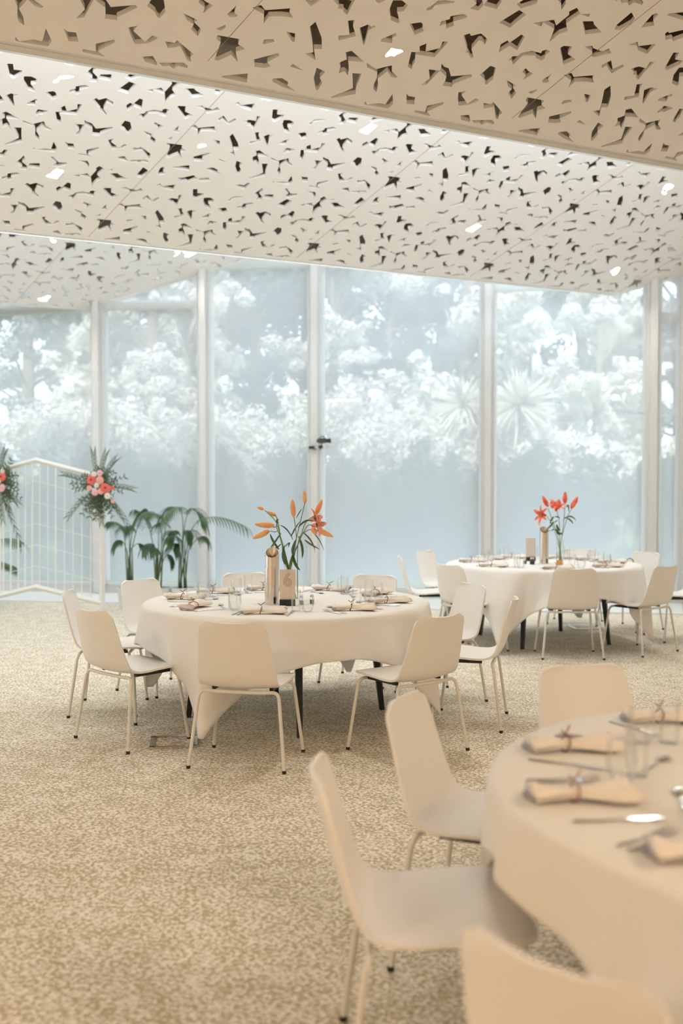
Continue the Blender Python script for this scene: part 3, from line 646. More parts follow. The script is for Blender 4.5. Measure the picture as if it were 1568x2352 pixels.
for a_, w_ in S7: setting(T7, a_, w_, 'the far right table', False, R.uniform(-12, 12))
S8 = [(188, 'facing the foremost chair on the near table'), (152, 'facing the tucked-in chair on the near table'), (112, 'facing the backrest at the rear of the near table'), (-139, 'facing the corner chair on the near table')]
for a_, w_ in S8: setting(T8, a_, w_, 'the near table', True, {188: 5, 152: 8}.get(a_, R.uniform(-10, 10)), .74)
# steel cylinder with slanted mouth
def cooler(x, y, lab):
    t = thing('steel_cylinder', lab, 'bottle holder', (x, y, ZT), 0)
    r = .043; n = 32; hz = lambda a, rr, h0: h0 + .03 * sin(a + .6) * rr / r
    m = MB(); v = []
    prof = [(1e-4, 0, 0), (r, 0, 0), (r, .33, 1), (r - .003, .33, 1), (r - .003, .02, 0), (1e-4, .02, 0)]
    for rr, z, k in prof:
        for j in range(n):
            a = 2 * pi * j / n; v.append((rr * cos(a), rr * sin(a), z + (.030 * sin(a) if k else 0)))
    m.add(v, [(i * n + j, i * n + (j + 1) % n, (i + 1) * n + (j + 1) % n, (i + 1) * n + j) for i in range(5) for j in range(n)]); m.build('outer_tube', M_steel, t, smooth='auto')
    MB().lathe([(r - .0035, .29), (r - .0035, .021), (1e-4, .021)], n=24).build('black_inside', M_black, t)  # inside coloured black so the open mouth looks dark
    m = MB(); v = []
    for rr, z in ((r + .004, .0), (r + .004, .235), (r + .0005, .235)):
        for j in range(13):
            a = pi * 1.05 + j * pi * .62 / 12; v.append((rr * cos(a), rr * sin(a), z))
    m.add(v, [(i * 13 + j, i * 13 + j + 1, (i + 1) * 13 + j + 1, (i + 1) * 13 + j) for i in range(2) for j in range(12)]); m.build('half_sleeve', M_steel, t, smooth='auto')
    MB().box((.018, -.0435, .028), (.014, .004, .04)).build('dark_slot', M_black, t)
    return t
pc = onz(625, 1388, TZ); cooler(pc.x, pc.y, 'tall steel cylinder with slanted mouth beside the number six sign')
pc7 = onz(1249, 1295, TZ); cooler(pc7.x, pc7.y, 'tall steel cylinder with slanted mouth on the far right table')
# number sign
def sign(px, py, number, lab, w_=.10, h_=.19, rz=0):
    p = onz(px, py, TZ); t = thing('table_sign', lab, 'sign', (p.x, p.y, ZT), rz)
    MB().box((0, 0, .02), (w_ * .98, .035, .04)).build('sign_base', M_black, t)
    c = MB().box((0, .0, .038 + h_ / 2), (w_, .004, h_), rx=radians(-3)).build('sign_card', M_card, t)
    if number:
        cu = bpy.data.curves.new('six', 'FONT'); cu.body = '6'; cu.size = .115; cu.fill_mode = 'NONE'; cu.bevel_depth = .0012; cu.align_x = 'CENTER'
        o = bpy.data.objects.new('outlined_number', cu); COL.objects.link(o)
        bpy.context.view_layer.update(); me = bpy.data.meshes.new_from_object(o.evaluated_get(bpy.context.evaluated_depsgraph_get())); bpy.data.objects.remove(o)
        print('SIX', len(me.vertices), [round(d, 3) for d in (max(v.co.x for v in me.vertices), max(v.co.y for v in me.vertices), min(v.co.y for v in me.vertices))]); me.materials.append(M_ink); o = bpy.data.objects.new('outlined_number', me); COL.objects.link(o); o.parent = c
        o.location = (.0, -.006, .125); o.rotation_euler = (pi / 2 + radians(-3), 0, 0)
    return t
sign(660, 1392, True, 'beige table card with outlined number 6 in a black base')
sign(1218, 1289, False, 'blank back of a beige table card on the far right table', rz=.1)
def cube_pot(px, py, lab, h_=.06, w_=.03, m=None, name='condiment_shaker'):
    p = onz(px, py, TZ); t = thing(name, lab, 'shaker', (p.x, p.y, ZT)); MB().lathe([(1e-4, 0), (w_ / 2, 0), (w_ / 2, h_ * .7), (w_ * .4, h_ * .78)], n=14).build('body', m or M_glass, t, smooth='auto')
    MB().lathe([(1e-4, .002), (w_ / 2 - .002, .002), (w_ / 2 - .002, h_ * .45), (1e-4, h_ * .45)], n=14).build('contents', M_rub, t)
    MB().lathe([(w_ * .42, h_ * .76), (w_ * .42, h_ * .95), (1e-4, h_)], n=14).build('cap', M_steel, t, smooth='auto')
cube_pot(692, 1390, 'small dark-filled shaker just right of the number 6 sign')
cube_pot(716, 1388, 'small dark-filled shaker behind a glass, second from the 6 sign')
cube_pot(1205, 1296, 'small dark-filled shaker at left of the far table steel cylinder', .07, .035)
cube_pot(1222, 1297, 'brown-filled shaker next to the far table steel cylinder', .07, .05)
# ---------------------------------------------------------------- lilies
def bud(m, base, tip, r):
    r *= 1.3
    base, tip = Vector(base), Vector(tip); d = tip - base; m.tube([base + d * s for s in (0, .06, .25, .5, .75, .92, 1)], [r * .3, r * .6, r, r * 1.05, r * .8, r * .4, r * .08], 8)
def lily(lab, px, py, stems, buds, opens, leaves, y, base, m_b, m_p, wat=False):
    p = onz(px, py, TZ); t = thing('lily_vase', lab, 'flowers in a vase', (p.x, p.y, ZT)); o = Vector((p.x, p.y, ZT)); yy = p.y
    W = lambda x_, y_, dy=0: ony(x_, y_, yy + dy) - o
    MB().lathe(wall([(1e-4, 0), (.033, 0), (.035, .004), (.035, .24)], .002), n=24).build('glass_vase', M_glass, t, smooth='auto')
    if wat: MB().lathe([(1e-4, .004), (.032, .004), (.032, .045), (1e-4, .045)], n=20).build('amber_stones', M_water, t)
    sm = MB()
    for k, s in enumerate(stems):
        pts = [Vector((.008 * (k - 1), .0, .01))] + [W(*q) for q in s]; sm.tube(catmull(pts, 4), .0032, 6)
    sm.build('stems', M_stem, t, smooth=True)
    for (x0, y0, x1, y1, dy, r) in buds: m = MB(); bud(m, W(x0, y0, dy), W(x1, y1, dy), r); m.build('bud', m_b, t, smooth=True)
    rr = random.Random(5)
    for (cx, cy, ln, ax, ay, dy) in opens:
        c = W(cx, cy, dy); ax_ = Vector((ax, dy * 0 - .45, ay)).normalized(); a1 = ax_.orthogonal().normalized(); a2 = ax_.cross(a1); m = MB()
        for k in range(6):
            a = 2 * pi * k / 6 + .3; dr = a1 * cos(a) + a2 * sin(a); L_ = ln * (1 if k % 2 else .9)
            pts = bez([c, c + ax_ * L_ * .45 + dr * L_ * .08, c + ax_ * L_ * .75 + dr * L_ * .45, c + ax_ * L_ * .62 + dr * L_ * .95], 7); m.blade(pts, L_ * .17, ax_.cross(dr))
        f = m.build('open_flower', m_p, t, smooth=True); mm = MB()
        for k in range(5):
            a = 2 * pi * k / 5; dr = a1 * cos(a) + a2 * sin(a); e = c + ax_ * ln * .8 + dr * ln * .15; mm.tube([c, e], .0009, 5); mm.ball(e, (.003, .003, .005), 6, 4)
        mm.build('stamens', M_stem, f)
    m = MB()
    for (x0, y0, x1, y1, x2, y2, wd, dy) in leaves:
        q0, q1, q2 = W(x0, y0), W(x1, y1, dy * .6), W(x2, y2, dy); m.blade(bez([q0, q1, q2], 8), wd, Vector((.75, -.6, .25)) if abs(x2 - x0) < 25 else Vector((.1, -.7, .7)))
    m.build('leaves', M_llily, t, smooth=True); return t
lily('glass vase of tall orange and coral lilies behind the number 6 sign', 664, 1380,
     [[(662, 1310), (648, 1250), (634, 1200), (608, 1172)], [(660, 1310), (645, 1240), (636, 1190), (622, 1182)], [(666, 1300), (682, 1230), (694, 1180), (700, 1155)],
      [(668, 1300), (680, 1240), (676, 1195), (674, 1185)], [(668, 1305), (688, 1240), (702, 1200), (726, 1182)], [(664, 1300), (684, 1250), (704, 1210), (716, 1206)], [(640, 1225), (628, 1212), (624, 1208)], [(645, 1235), (630, 1222), (618, 1220)],
      [(684, 1250), (700, 1222), (722, 1214)]],
     [(700, 1156, 699, 1126, .02, .011), (674, 1188, 671, 1146, -.02, .013), (724, 1183, 740, 1147, .01, .013), (606, 1170, 590, 1165, 0, .008), (634, 1184, 612, 1175, .03, .011),
      (630, 1207, 584, 1204, -.03, .015), (618, 1219, 580, 1237, .02, .0155), (728, 1216, 765, 1233, -.03, .014), (716, 1212, 727, 1228, -.05, .013)],
     [(716, 1208, .10, .85, .18, -.02), (712, 1196, .09, .9, .35, .02)],
     [(663, 1308, 640, 1280, 655, 1250, .013, -.03), (664, 1310, 650, 1290, 648, 1252, .012, -.05), (640, 1262, 622, 1240, 620, 1225, .010, .04), (645, 1225, 622, 1262, 621, 1258, .012, -.03), (645, 1250, 635, 1262, 605, 1272, .010, 0),
      (672, 1268, 676, 1300, 690, 1310, .013, -.04), (680, 1240, 668, 1270, 678, 1276, .016, -.04), (686, 1232, 700, 1262, 693, 1283, .011, .03), (695, 1222, 722, 1240, 724, 1272, .010, .02), (700, 1240, 712, 1250, 735, 1262, .009, .04),
      (718, 1222, 738, 1240, 745, 1268, .007, 0), (634, 1198, 640, 1180, 634, 1215, .010, .02), (672, 1240, 660, 1212, 642, 1206, .009, 0), (668, 1232, 678, 1208, 690, 1196, .009, .03), (684, 1212, 700, 1190, 715, 1196, .010, -.02), (655, 1255, 668, 1235, 662, 1258, .01, .03),
      (680, 1190, 690, 1170, 694, 1168, .005, 0), (632, 1240, 625, 1280, 606, 1276, .009, .02)], 0, 0, M_bud, M_petal)
lily('clear vase of coral red lilies with amber base on the far right table', 1285, 1298,
     [[(1284, 1250), (1272, 1205), (1258, 1168)], [(1285, 1250), (1284, 1200), (1278, 1172)], [(1287, 1255), (1294, 1200), (1297, 1158)], [(1284, 1260), (1270, 1210), (1256, 1186)], [(1287, 1250), (1302, 1190), (1314, 1166)]],
     [(1258, 1164, 1245, 1138, 0, .016), (1297, 1156, 1297, 1129, .02, .017), (1311, 1168, 1327, 1140, -.02, .017), (1281, 1170, 1283, 1146, -.03, .02), (1270, 1168, 1266, 1148, .02, .016)],
     [(1254, 1184, .12, -.8, .1, -.03), (1276, 1174, .12, .1, .9, 0)],
     [(1275, 1215, 1290, 1235, 1288, 1222, .016, 0), (1270, 1200, 1262, 1215, 1246, 1222, .014, -.03), (1278, 1205, 1284, 1225, 1286, 1216, .014, -.04), (1292, 1195, 1308, 1175, 1324, 1197, .011, 0), (1296, 1188, 1310, 1190, 1316, 1204, .011, .03),
      (1285, 1190, 1268, 1180, 1262, 1205, .012, .02), (1280, 1195, 1270, 1205, 1262, 1200, .012, 0), (1272, 1215, 1266, 1222, 1256, 1219, .013, 0), (1300, 1165, 1306, 1150, 1306, 1178, .008, 0)], 0, 0, M_petr, M_petr, True)
# bag on the chair behind the far table
bp_ = Vector((3.02, 10.42, .452)); t = thing('shoulder_bag', 'olive green bag resting on a chair at the far right table', 'bag', bp_, radians(30))
MB().add([(-.12, -.06, 0), (.12, -.06, 0), (.12, .06, 0), (-.12, .06, 0), (-.03, -.015, .22), (.05, -.015, .21), (.05, .015, .21), (-.03, .015, .22)], [(3, 2, 1, 0), (4, 5, 6, 7), (0, 1, 5, 4), (1, 2, 6, 5), (2, 3, 7, 6), (3, 0, 4, 7)]).build('bag_body', M_bag, t)
MB().tube(bez([(-.03, 0, .21), (-.10, 0, .32), (.10, 0, .30), (.05, 0, .2)], 10), .006, 6).build('bag_strap', M_bag, t)
# floor sockets
def socket(px, py, s, lab, rz):
    p = onz(px, py, 0); t = thing('floor_socket', lab, 'floor socket', (p.x, p.y, 0), rz); fr = MB()
    for c, d in (((0, s / 2, .006), (s + .03, .03, .012)), ((0, -s / 2, .006), (s + .03, .03, .012)), ((s / 2, 0, .006), (.03, s, .012)), ((-s / 2, 0, .006), (.03, s, .012))): fr.box(c, d)
    o = fr.build('steel_rim', M_steel, t); MB().box((0, 0, .004), (s - .03, s - .03, .006)).build('carpet_lid', M_carpet, t)
socket(399, 1706, .24, 'steel-rimmed floor socket lid on the carpet left of table six', .15)
socket(1341, 1442, .26, 'steel-rimmed floor socket lid under the far right table', .1)
# ---------------------------------------------------------------- video camera on the mullion
q = fac(726) + FN * .17; z = ony(726, 1028, q.y).z; sc = q.y / F_PX
t = thing('video_camera', 'small black video camera clamped to the mullion between two panes', 'camera', (q.x, q.y, z))
X = lambda px: (px - 726) * sc
Z = lambda py: (1028 - py) * sc
MB().tube([(X(715), 0, 0), (X(742), -.08, 0)], .008, 8).build('bracket_arm', M_frame, t)
MB().box(((X(722)), -.02, 0), (.09, .05, .035)).tube([(X(715.5), -.02, 0), (X(715), -.02, Z(1040))], .004, 6).build('rear_clamp', M_rub, t)
MB().box((X(742), -.08, Z(1027)), (.055, .045, .04)).tube([(X(742), -.08, Z(1028)), (X(741), -.08, Z(1034))], .008, 6).tube([(X(743), -.08, Z(1028)), (X(745), -.08, Z(1018))], .008, 6).build('tilt_head', M_rub, t)
b = MB().box((X(745), -.08, Z(1013)), (.10, .07, .065)).tube([(X(738), -.08, Z(1013)), (X(733), -.08, Z(1013))], .022, 10).build('camera_body', mat('camera_dark', (.05, .04, .035), .45), t)
MB().tube([(X(750), -.08, Z(1012)), (X(758), -.08, Z(1013)), (X(764), -.08, Z(1013)), (X(765.5), -.08, Z(1013))], [.03, .026, .03, .034], 14).build('lens_barrel', M_rub, b, smooth='auto')
MB().tube([(X(740), -.08, Z(1006)), (X(743), -.08, Z(1003.5)), (X(750), -.08, Z(1003.5)), (X(752), -.08, Z(1008))], .006, 8).build('handle', M_rub, b)
# ---------------------------------------------------------------- white chevron screen with flowers
DS = 11.75
W_ = lambda px, py, dy=0: ony(px, py, DS + dy)
t = thing('metal_screen', 'white metal lattice screen with peaked top, left by the glass', 'screen', W_(85, 1390))
o0 = Vector(t.location)
t.location.z = 0; o0 = Vector(t.location)
A = lambda px, py, dy=0: W_(px, py, dy) - o0
def yb(px): return 1390
M_scr = mat('screen_white', (.80, .77, .73), .45); M_scr2 = mat('screen_wire', (.82, .80, .77), .4)
for a, b in ((-68, -62), (233, 233)):
    p1 = A(a, 1096); p0 = Vector((p1.x, p1.y, .0)); MB().tube([p0, p1], .034, 4).build('post', M_scr, t)
def yt(px): return 1057 + abs(px - 83) * .262
def yo(px): return 1348 + abs(px - 83) * .245
MB().tube([A(-66, yt(-66)), A(83, yt(83)), A(233, yt(233))], .032, 4).build('top_rail', M_scr, t)
MB().tube([A(-66, yo(-66)), A(83, yo(83)), A(233, yo(233))], .032, 4).build('bottom_rail', M_scr, t)
for px in (-50, -33, -16, 1, 8, 25, 42, 58, 74): MB().tube([A(px, yt(px)), A(px, yo(px))], .0095, 6).build('baluster', M_scr2, t)
for px in (91, 110, 128, 148, 168, 188, 208): MB().tube([A(px, yt(px)), A(px, yo(px))], .0065 if px != 128 else .01, 6).build('baluster', M_scr2, t)
for k in range(1, 6):
    s = k / 6; f = lambda px: yt(px) * (1 - s) + yo(px) * s
    MB().tube([A(-66, f(-66), -.01), A(83, f(83), -.01), A(233, f(233), -.01)], .0035, 5).build('cross_wire', M_scr2, t)
def posy(cx, cy, flowers, lab, seed, big=1.0, extra=()):
    c = W_(cx, cy, -.1); t = thing('flower_posy', lab, 'flowers', c); rr = random.Random(seed); m = MB(); o = Vector(c)
    for k in range(64):
        a = rr.uniform(0, 2 * pi); ln = rr.uniform(.16, .34) * big; d = Vector((cos(a) * .9, rr.uniform(-.7, .1), sin(a) * 1.1)).normalized()
        e = d * ln + Vector((0, 0, -.03)); pts = bez([(0, 0, 0), d * ln * .5 + Vector((0, 0, .02)), e], 6); m.tube(pts, .0022, 4)
        for i in range(2, 7):
            for sd in (-1, 1):
                q = pts[i]; dd = (d * .6 + Vector((-d.z, rr.uniform(-.5, .5), d.x)) * sd * .8 + Vector((0, rr.uniform(-.3, .3), 0))).normalized(); L_ = rr.uniform(.03, .06) * big
                m.blade([q, q + dd * L_ * .5, q + dd * L_], L_ * .16, dd.cross(Vector((0, 1, .1))))
    for (x1, y1) in extra:
        e = W_(x1, y1, -.1) - o; pts = bez([(0, 0, 0), e * .5 + Vector((0, -.05, .05)), e], 8); m.tube(pts, .003, 4)
        for i in range(3, 9): 
            for sd in (-1, 1):
                dd = (pts[i] - pts[i - 1]).normalized(); s2 = Vector((-dd.z, 0, dd.x)) * sd; m.blade([pts[i], pts[i] + dd * .05 + s2 * .02, pts[i] + dd * .11 + s2 * .035], .006, s2)
    m.build('greenery', M_leafy, t)
    for (px, py, r, kind) in flowers:
        q = W_(px, py, -.24) - o; mm = MB(); ax = Vector((rr.uniform(-.3, .3), -1, rr.uniform(-.2, .3))).normalized(); a1 = ax.orthogonal().normalized(); a2 = ax.cross(a1); rad = r * DS / F_PX
        rings = ((1.0, .0, 16), (.72, .25, 12), (.45, .4, 9)) if kind != 'w' else ((.95, .1, 9), (.7, .4, 7), (.45, .6, 5))
        for s, up, n in rings:
            for k in range(n):
                a = 2 * pi * (k + .5 * (s < 1)) / n; dr = a1 * cos(a) + a2 * sin(a)
                mm.blade([q + ax * up * rad * .3, q + dr * rad * s * .6 + ax * rad * (up * .6 + .1), q + dr * rad * s + ax * rad * up * .7], rad * .26, ax.cross(dr))
        f = mm.build('flower', MF[kind], t, smooth=True); MB().ball(q + ax * rad * .3, (rad * .22, rad * .22, rad * .22), 8, 6).build('flower_centre', MF['c' if kind == 'r' else 'y'], f, smooth=True)
    MB().tube([(0, .02, -.1), (0, .02, .1)], .03, 8).build('binding', M_leafy, t)
M_leafy = leafmat('posy_green', (.05, .09, .04), (.13, .17, .08), .2)
MF = {'r': mat('gerbera_coral', (.85, .16, .12), .5), 'p': mat('rose_peach', (.88, .45, .36), .5), 'w': mat('rose_white', (.85, .78, .70), .5), 'k': mat('rose_pink', (.85, .50, .52), .5), 'c': mat('gerbera_heart', (.25, .02, .02), .6), 'y': mat('rose_heart', (.85, .35, .25), .6)}
posy(226, 1122, [(210, 1102, 12, 'r'), (229, 1103, 10.5, 'p'), (241, 1121, 12, 'r'), (205, 1121, 7, 'p'), (232, 1128, 8.5, 'p'), (222, 1115, 7.5, 'w'), (216, 1089, 8, 'w'), (229, 1087, 7.5, 'k'), (218, 1131, 8.5, 'k'), (258, 1121, 6, 'r'), (247, 1139, 9, 'w'), (259, 1152, 5, 'p')],
     'posy of coral gerberas and pale roses on the white screen corner', 4, 1.0, ((160, 1182), (298, 1122), (215, 1042), (242, 1045), (150, 1090), (290, 1200), (262, 1060), (232, 1195), (278, 1180)))
posy(-4, 1112, [(3, 1095, 12, 'r'), (4, 1121, 10, 'k'), (-4, 1106, 9, 'w'), (6, 1082, 7, 'w'), (-10, 1120, 9, 'p')], 'coral and pink posy cut by the left picture edge', 8, 1.05, ((10, 1040), (45, 1240), (36, 1150), (22, 1175), (5, 1190)))
# ---------------------------------------------------------------- potted palms
def frond(m, st, base, ctrl, tip, n=16, ln=.2, droop=.12, wd=.011):
    pts = bez([base, ctrl, tip], 24); st.tube(pts, [.006 - .004 * i / 24 for i in range(25)], 5)
    for i in range(9, 25):
        p = pts[i]; T = (pts[min(24, i + 1)] - pts[i - 1]).normalized(); s0 = T.cross(Vector((0, 0, 1)))
        s0 = s0.normalized() if s0.length > .1 else Vector((1, 0, 0)); k = (i - 9) / 15; L_ = ln * (.55 + .6 * sin(pi * min(1, .2 + k * .75))) 
        for sd in (-1, 1):
            d = (s0 * sd * .75 + T * .65).normalized(); e1 = p + d * L_ * .55 + Vector((0, 0, .01)); e2 = p + d * L_ * .85 + Vector((0, 0, -droop)); m.blade(bez([p, e1, e2], 5), wd * .8, Vector((0, 0, 1)).cross(d))
def palm(px, lab, fronds, DP=12.1, n=0, pot_r=.15):
    c = ony(px, 1352, DP); c.z = .0; t = thing('potted_palm', lab, 'plant', c); o = Vector(c); Q = lambda x_, y_, dy=0: ony(x_, y_, DP + dy) - o
    MB().lathe([(1e-4, 0), (pot_r * .8, 0), (pot_r, .24), (pot_r * 1.05, .26), (pot_r * .95, .26), (pot_r * .9, .22)], n=28).build('pot', M_pot, t, smooth='auto')
    MB().lathe([(1e-4, .225), (pot_r * .93, .225)], n=28).build('soil', M_soil, t)
    st = MB(); m = MB(); rr = random.Random(px)
    for (x0, y0, x1, y1, x2, y2, dy, l_) in fronds:
        b_ = Vector((rr.uniform(-.05, .05), rr.uniform(-.05, .05), .22)); mid = Q(x0, y0, dy * .2); st.tube([b_, b_.lerp(mid, .5) + Vector((0, 0, .03)), mid], [.011, .009, .006], 6)
        frond(m, st, mid, Q(x1, y1, dy * .6), Q(x2, y2, dy), ln=l_)
    st.build('stems', M_pstem, t, smooth=True); m.build('fronds', M_leaf, t)
M_pstem = mat('palm_stem', (.11, .15, .06), .5)
palm(298, 'slim potted palm nearest the flower posy', [(288, 1262, 286, 1195, 252, 1198, -.2, .17), (300, 1250, 305, 1190, 330, 1170, .1, .2), (297, 1260, 300, 1190, 282, 1215, .3, .17), (303, 1262, 318, 1180, 345, 1175, -.3, .18), (292, 1268, 280, 1225, 262, 1250, -.1, .12), (300, 1262, 320, 1235, 335, 1262, .1, .12)])
palm(366, 'middle potted palm with dense drooping fronds', [(352, 1262, 345, 1190, 312, 1172, .1, .2), (372, 1250, 370, 1170, 340, 1180, -.3, .2), (376, 1240, 385, 1170, 398, 1165, .2, .2), (360, 1268, 352, 1235, 328, 1258, -.2, .14), (374, 1262, 392, 1215, 402, 1240, -.3, .16), (364, 1260, 362, 1210, 372, 1200, .3, .18), (358, 1285, 362, 1250, 345, 1262, -.2, .12), (374, 1290, 385, 1262, 392, 1285, 0, .12)])
palm(420, 'right potted palm with one long frond arching right', [(430, 1255, 440, 1150, 560, 1208, -.3, .26), (418, 1250, 430, 1120, 372, 1190, -.4, .24), (420, 1255, 425, 1120, 470, 1200, .2, .24), (412, 1262, 405, 1200, 385, 1228, .2, .18), (424, 1258, 430, 1195, 445, 1232, -.2, .17), (432, 1265, 462, 1215, 478, 1240, .1, .12), (414, 1270, 400, 1230, 395, 1262, -.3, .14)])
c = ony(2, 1300, 12.4); t = thing('potted_palm', 'palm frond hanging in at the left picture edge', 'plant', (c.x - .25, c.y, 0)); o = Vector(t.location)
MB().lathe([(1e-4, 0), (.12, 0), (.15, .24), (.157, .26), (.14, .26), (.135, .22)], n=28).build('pot', M_pot, t, smooth='auto')
st, m = MB(), MB()
for x1, y1, x2, y2, dy in ((-10, 1215, 48, 1245, -.3), (-30, 1200, -60, 1240, .1), (-20, 1280, 30, 1300, .1)):
    q0 = ony(-38, 1290, c.y) - o; st.tube([(0, 0, .22), q0], [.01, .006], 6); frond(m, st, q0, ony(x1, y1, c.y + dy * .5) - o, ony(x2, y2, c.y + dy) - o, ln=.2)
st.build('stems', M_pstem, t, smooth=True); m.build('fronds', M_leaf, t)
# ---------------------------------------------------------------- garden beyond the glass
gy = 13.0
g = MB(); nx, ny = 40, 40; v = []
def gz(x, y):
    k = min(1, max(0, (y - 16.5) / 9)); return -.15 + 1.9 * k * k * (3 - 2 * k)
for j in range(ny + 1):
    for i in range(nx + 1):
        x = -24 + 48 * i / nx; y = 14.6 + 32 * j / ny; v.append((x, y, gz(x, y)))
g.add(v, [(j * (nx + 1) + i, j * (nx + 1) + i + 1, (j + 1) * (nx + 1) + i + 1, (j + 1) * (nx + 1) + i) for j in range(ny) for i in range(nx)])
struct(g.build('ground', M_grass, None, smooth=True))
def leaf_cloud(rr, blobs, n, size, flat=.5):
    sub = []
    for c, s in blobs:
        for _ in range(9):
            d = Vector((rr.gauss(0, 1), rr.gauss(0, 1), rr.gauss(0, 1))).normalized() * rr.uniform(.45, 1.15); f = rr.uniform(.2, .48)
            sub.append(((c[0] + d.x * s[0], c[1] + d.y * s[1], c[2] + d.z * s[2]), (s[0] * f, s[1] * f, s[2] * f * rr.uniform(.7, 1.2))))
    blobs = sub
    m = MB(); tot = sum(b[1][0] * b[1][1] * b[1][2] for b in blobs)
    for c, s in blobs:
        k = int(n * (s[0] * s[1] * s[2]) / tot)
        for _ in range(k):
            d = Vector((rr.gauss(0, 1), rr.gauss(0, 1), rr.gauss(0, 1))).normalized(); q = Vector(c) + Vector((d.x * s[0], d.y * s[1], d.z * s[2])) * rr.uniform(.45, 1.25)
            nn_ = (d + Vector((rr.uniform(-1, 1), rr.uniform(-1, 1), rr.uniform(-1, 1))) * flat).normalized(); u = nn_.orthogonal().normalized(); u = Matrix.Rotation(rr.uniform(0, 6.3), 3, nn_) @ u; w2 = nn_.cross(u)
            L_ = size * rr.uniform(.7, 1.4); m.add([q - u * L_, q + w2 * L_ * .5 + nn_ * L_ * .12, q + u * L_, q - w2 * L_ * .5 + nn_ * L_ * .12], [(0, 1, 2, 3)])
    return m
def make_tree(lab, seed, h_, rad, m_l, n, size, blob_n=26, dark_core=True):
    rr = random.Random(seed); t = thing('garden_tree', lab, 'tree', (0, 0, 0), 0, 'trees in the garden'); tr = MB().tube([(0, 0, 0), (.1, 0, h_ * .3), (0, .1, h_ * .75)], [.22, .17, .06], 8); bl = []
    for k in range(blob_n):
        z = h_ * rr.uniform(.12, .95); rw = rad * sin(pi * min(1, (z / h_) ** .8 * .85 + .12)) ** .7; a = rr.uniform(0, 6.28); d = rw * rr.uniform(.2, .85)
        c = (d * cos(a), d * sin(a), z); s = rr.uniform(.55, 1.05) * rad * .36; bl.append((c, (s, s, s * .8))); tr.tube([(0, 0, z * .75), c], [.05, .02], 5)
    tr.build('trunk', M_bark, t); leaf_cloud(rr, bl, n, size).build('crown', m_l, t); return t
M_litleaf = leafmat('foliage_painted_lit', (.60, .58, .54), (.74, .71, .67), .45, .8, 2.0)  # sunlit look painted into the leaf colour of trees and shrubs
M_shadeleaf = leafmat('foliage_painted_shade', (.06, .07, .07), (.11, .12, .12), .15, .6, 2.0)  # shaded look painted into the leaf colour of trees and hedge
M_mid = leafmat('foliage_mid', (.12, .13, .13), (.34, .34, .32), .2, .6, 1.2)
tp_ = make_tree('pale feathery tree behind the potted palms pane', 1, 8.5, 2.3, M_litleaf, 15000, .085)
td = make_tree('dark broad tree left of the mounted camera mullion', 2, 10.5, 3.0, M_shadeleaf, 16000, .10)
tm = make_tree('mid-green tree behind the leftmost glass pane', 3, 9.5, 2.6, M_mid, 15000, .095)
def tree_at(pr, px, y, lab, s=1.0, rz=0, first=[]):
    x = (px - 784) / F_PX * y; loc = (x, y, gz(x, y) - .1)
    if pr in first: return dup(pr, loc, rz, lab, 'trees in the garden', (s, s, s))
    first.append(pr); pr.location = loc; pr.rotation_euler = (0, 0, rz); pr.scale = (s, s, s); pr['label'] = lab; return pr
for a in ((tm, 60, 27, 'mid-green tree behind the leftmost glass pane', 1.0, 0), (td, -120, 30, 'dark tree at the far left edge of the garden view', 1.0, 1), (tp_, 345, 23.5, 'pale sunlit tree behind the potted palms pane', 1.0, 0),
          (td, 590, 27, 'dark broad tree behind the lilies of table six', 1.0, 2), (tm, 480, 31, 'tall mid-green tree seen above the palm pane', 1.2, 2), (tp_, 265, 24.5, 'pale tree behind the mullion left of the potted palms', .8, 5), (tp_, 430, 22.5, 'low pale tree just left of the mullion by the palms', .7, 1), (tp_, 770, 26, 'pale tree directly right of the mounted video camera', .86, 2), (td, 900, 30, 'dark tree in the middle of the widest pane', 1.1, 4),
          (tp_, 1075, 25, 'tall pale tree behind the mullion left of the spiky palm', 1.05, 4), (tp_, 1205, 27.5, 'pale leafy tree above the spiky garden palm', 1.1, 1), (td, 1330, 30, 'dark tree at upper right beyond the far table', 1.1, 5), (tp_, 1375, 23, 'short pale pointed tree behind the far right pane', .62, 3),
          (tm, 1560, 27, 'mid-green tree behind the narrow right pane', 1.0, 4), (tm, 700, 34, 'background tree rising behind the dark broad tree', 1.35, 5), (tm, 1010, 36, 'background tree farthest away behind the widest pane', 1.35, 1), (td, 230, 34, 'dark background tree between the two left panes', 1.25, 3)): tree_at(*a)  # pale crowns imitate sunlit foliage, dark crowns shaded foliage
def shrub(lab, px, y, sx, sz, m_l, seed, n=5000, size=.07, dx=0):
    rr = random.Random(seed); x = (px - 784) / F_PX * y; t = thing('garden_shrub', lab, 'shrub', (x, y, gz(x, y) - .05), 0, 'shrubs on the garden bank'); bl = []
    for k in range(9): bl.append(((rr.uniform(-.75, .75) * sx, rr.uniform(-.4, .4), sz * rr.uniform(.35, .75)), (sx * .36, .6, sz * .36)))
    leaf_cloud(rr, bl, n, size, .7).build('foliage', m_l, t); st = MB()
    for b_ in bl: st.tube([(b_[0][0] * .3, 0, 0), b_[0]], .015, 5)
    st.build('stems', M_bark, t)
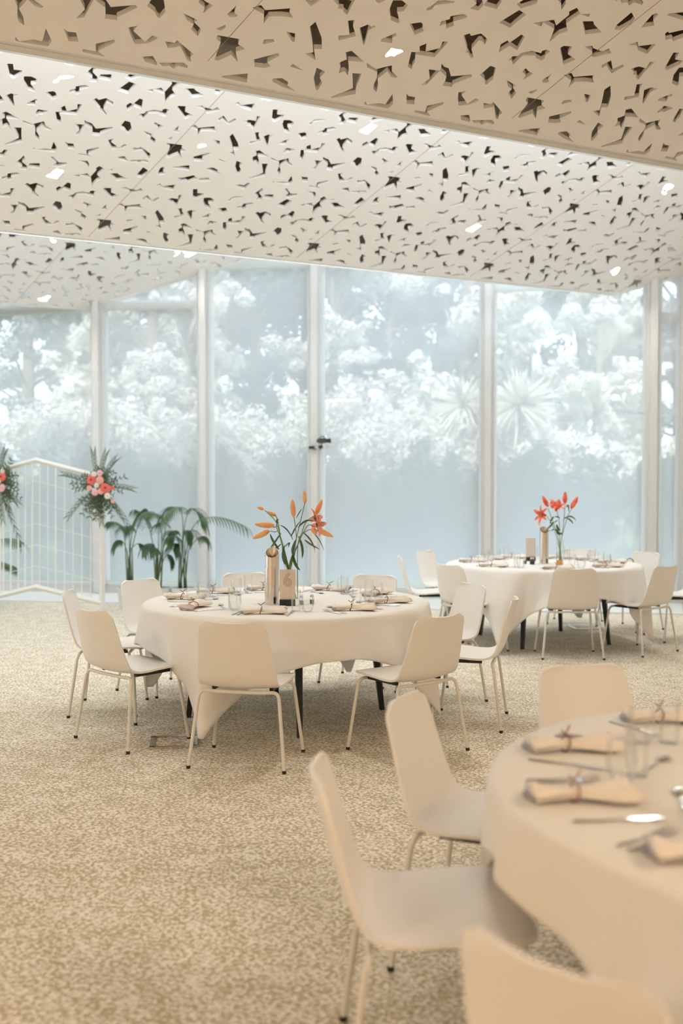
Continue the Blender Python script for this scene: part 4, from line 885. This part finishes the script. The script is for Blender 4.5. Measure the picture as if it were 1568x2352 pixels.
SH = [(20, 20.5, 1.7, 2.9, 'pale shrub behind the white screen, far left'), (250, 21, 1.6, 2.6, 'pale shrub behind the flower posy'), (400, 20, 1.5, 2.5, 'pale shrub behind the potted palm fronds'), (590, 21, 1.6, 2.6, 'pale shrub crest above the lilies of table six'),
      (790, 20.5, 1.7, 2.75, 'pale shrub crest just right of the mounted camera'), (960, 21, 1.6, 2.6, 'pale shrub crest at the centre of the widest pane'), (1130, 20.5, 1.6, 2.55, 'pale shrub under the spiky garden palm'), (1290, 20, 1.5, 2.2, 'pale shrub above the red lilies'), (1460, 21, 1.5, 1.9, 'pale low shrub at the right mullion')]
for i, (px, y, sx, sz, lab) in enumerate(SH): shrub(lab, px, y, sx, sz + .2 - gz(0, y) * .6, M_litleaf, 20 + i, 9000, .06)
HD = [(-80, 18.2, 'left picture edge'), (130, 18.0, 'white screen'), (330, 18.3, 'potted palms'), (520, 18.0, 'left of table six lilies'), (700, 18.2, 'number six table'), (880, 18.0, 'widest pane left half'), (1060, 18.3, 'widest pane right half'), (1240, 18.0, 'red lilies'), (1420, 18.2, 'far right pane'), (1590, 18.0, 'narrow right pane')]
for i, (px, y, lab) in enumerate(HD): shrub('dark shaded hedge bush seen behind the ' + lab, px, y, 1.35, 2.05, M_shadeleaf, 40 + i, 8000, .06)
# spiky garden palms
def spiky(px, py, y, rad, lab, seed):
    c = ony(px, py, y); x = c.x; t = thing('spiky_garden_palm', lab, 'palm', (x, y, gz(x, y) - .05), 0, 'spiky palms in the garden'); hh = c.z - gz(x, y) + .05; rr = random.Random(seed)
    MB().tube([(0, 0, 0), (.05, 0, hh * .5), (0, 0, hh)], [.13, .1, .1], 8).build('trunk', M_bark, t); m = MB()
    for k in range(170):
        d = Vector((rr.gauss(0, 1), rr.gauss(0, 1), rr.gauss(.15, .9))).normalized(); L_ = rad * rr.uniform(.8, 1.1); o_ = Vector((0, 0, hh))
        m.blade(bez([o_, o_ + d * L_ * .55, o_ + d * L_ + Vector((0, 0, -.12 * rad))], 5), .028, d.cross(Vector((rr.uniform(-.3, .3), 1, .2))))
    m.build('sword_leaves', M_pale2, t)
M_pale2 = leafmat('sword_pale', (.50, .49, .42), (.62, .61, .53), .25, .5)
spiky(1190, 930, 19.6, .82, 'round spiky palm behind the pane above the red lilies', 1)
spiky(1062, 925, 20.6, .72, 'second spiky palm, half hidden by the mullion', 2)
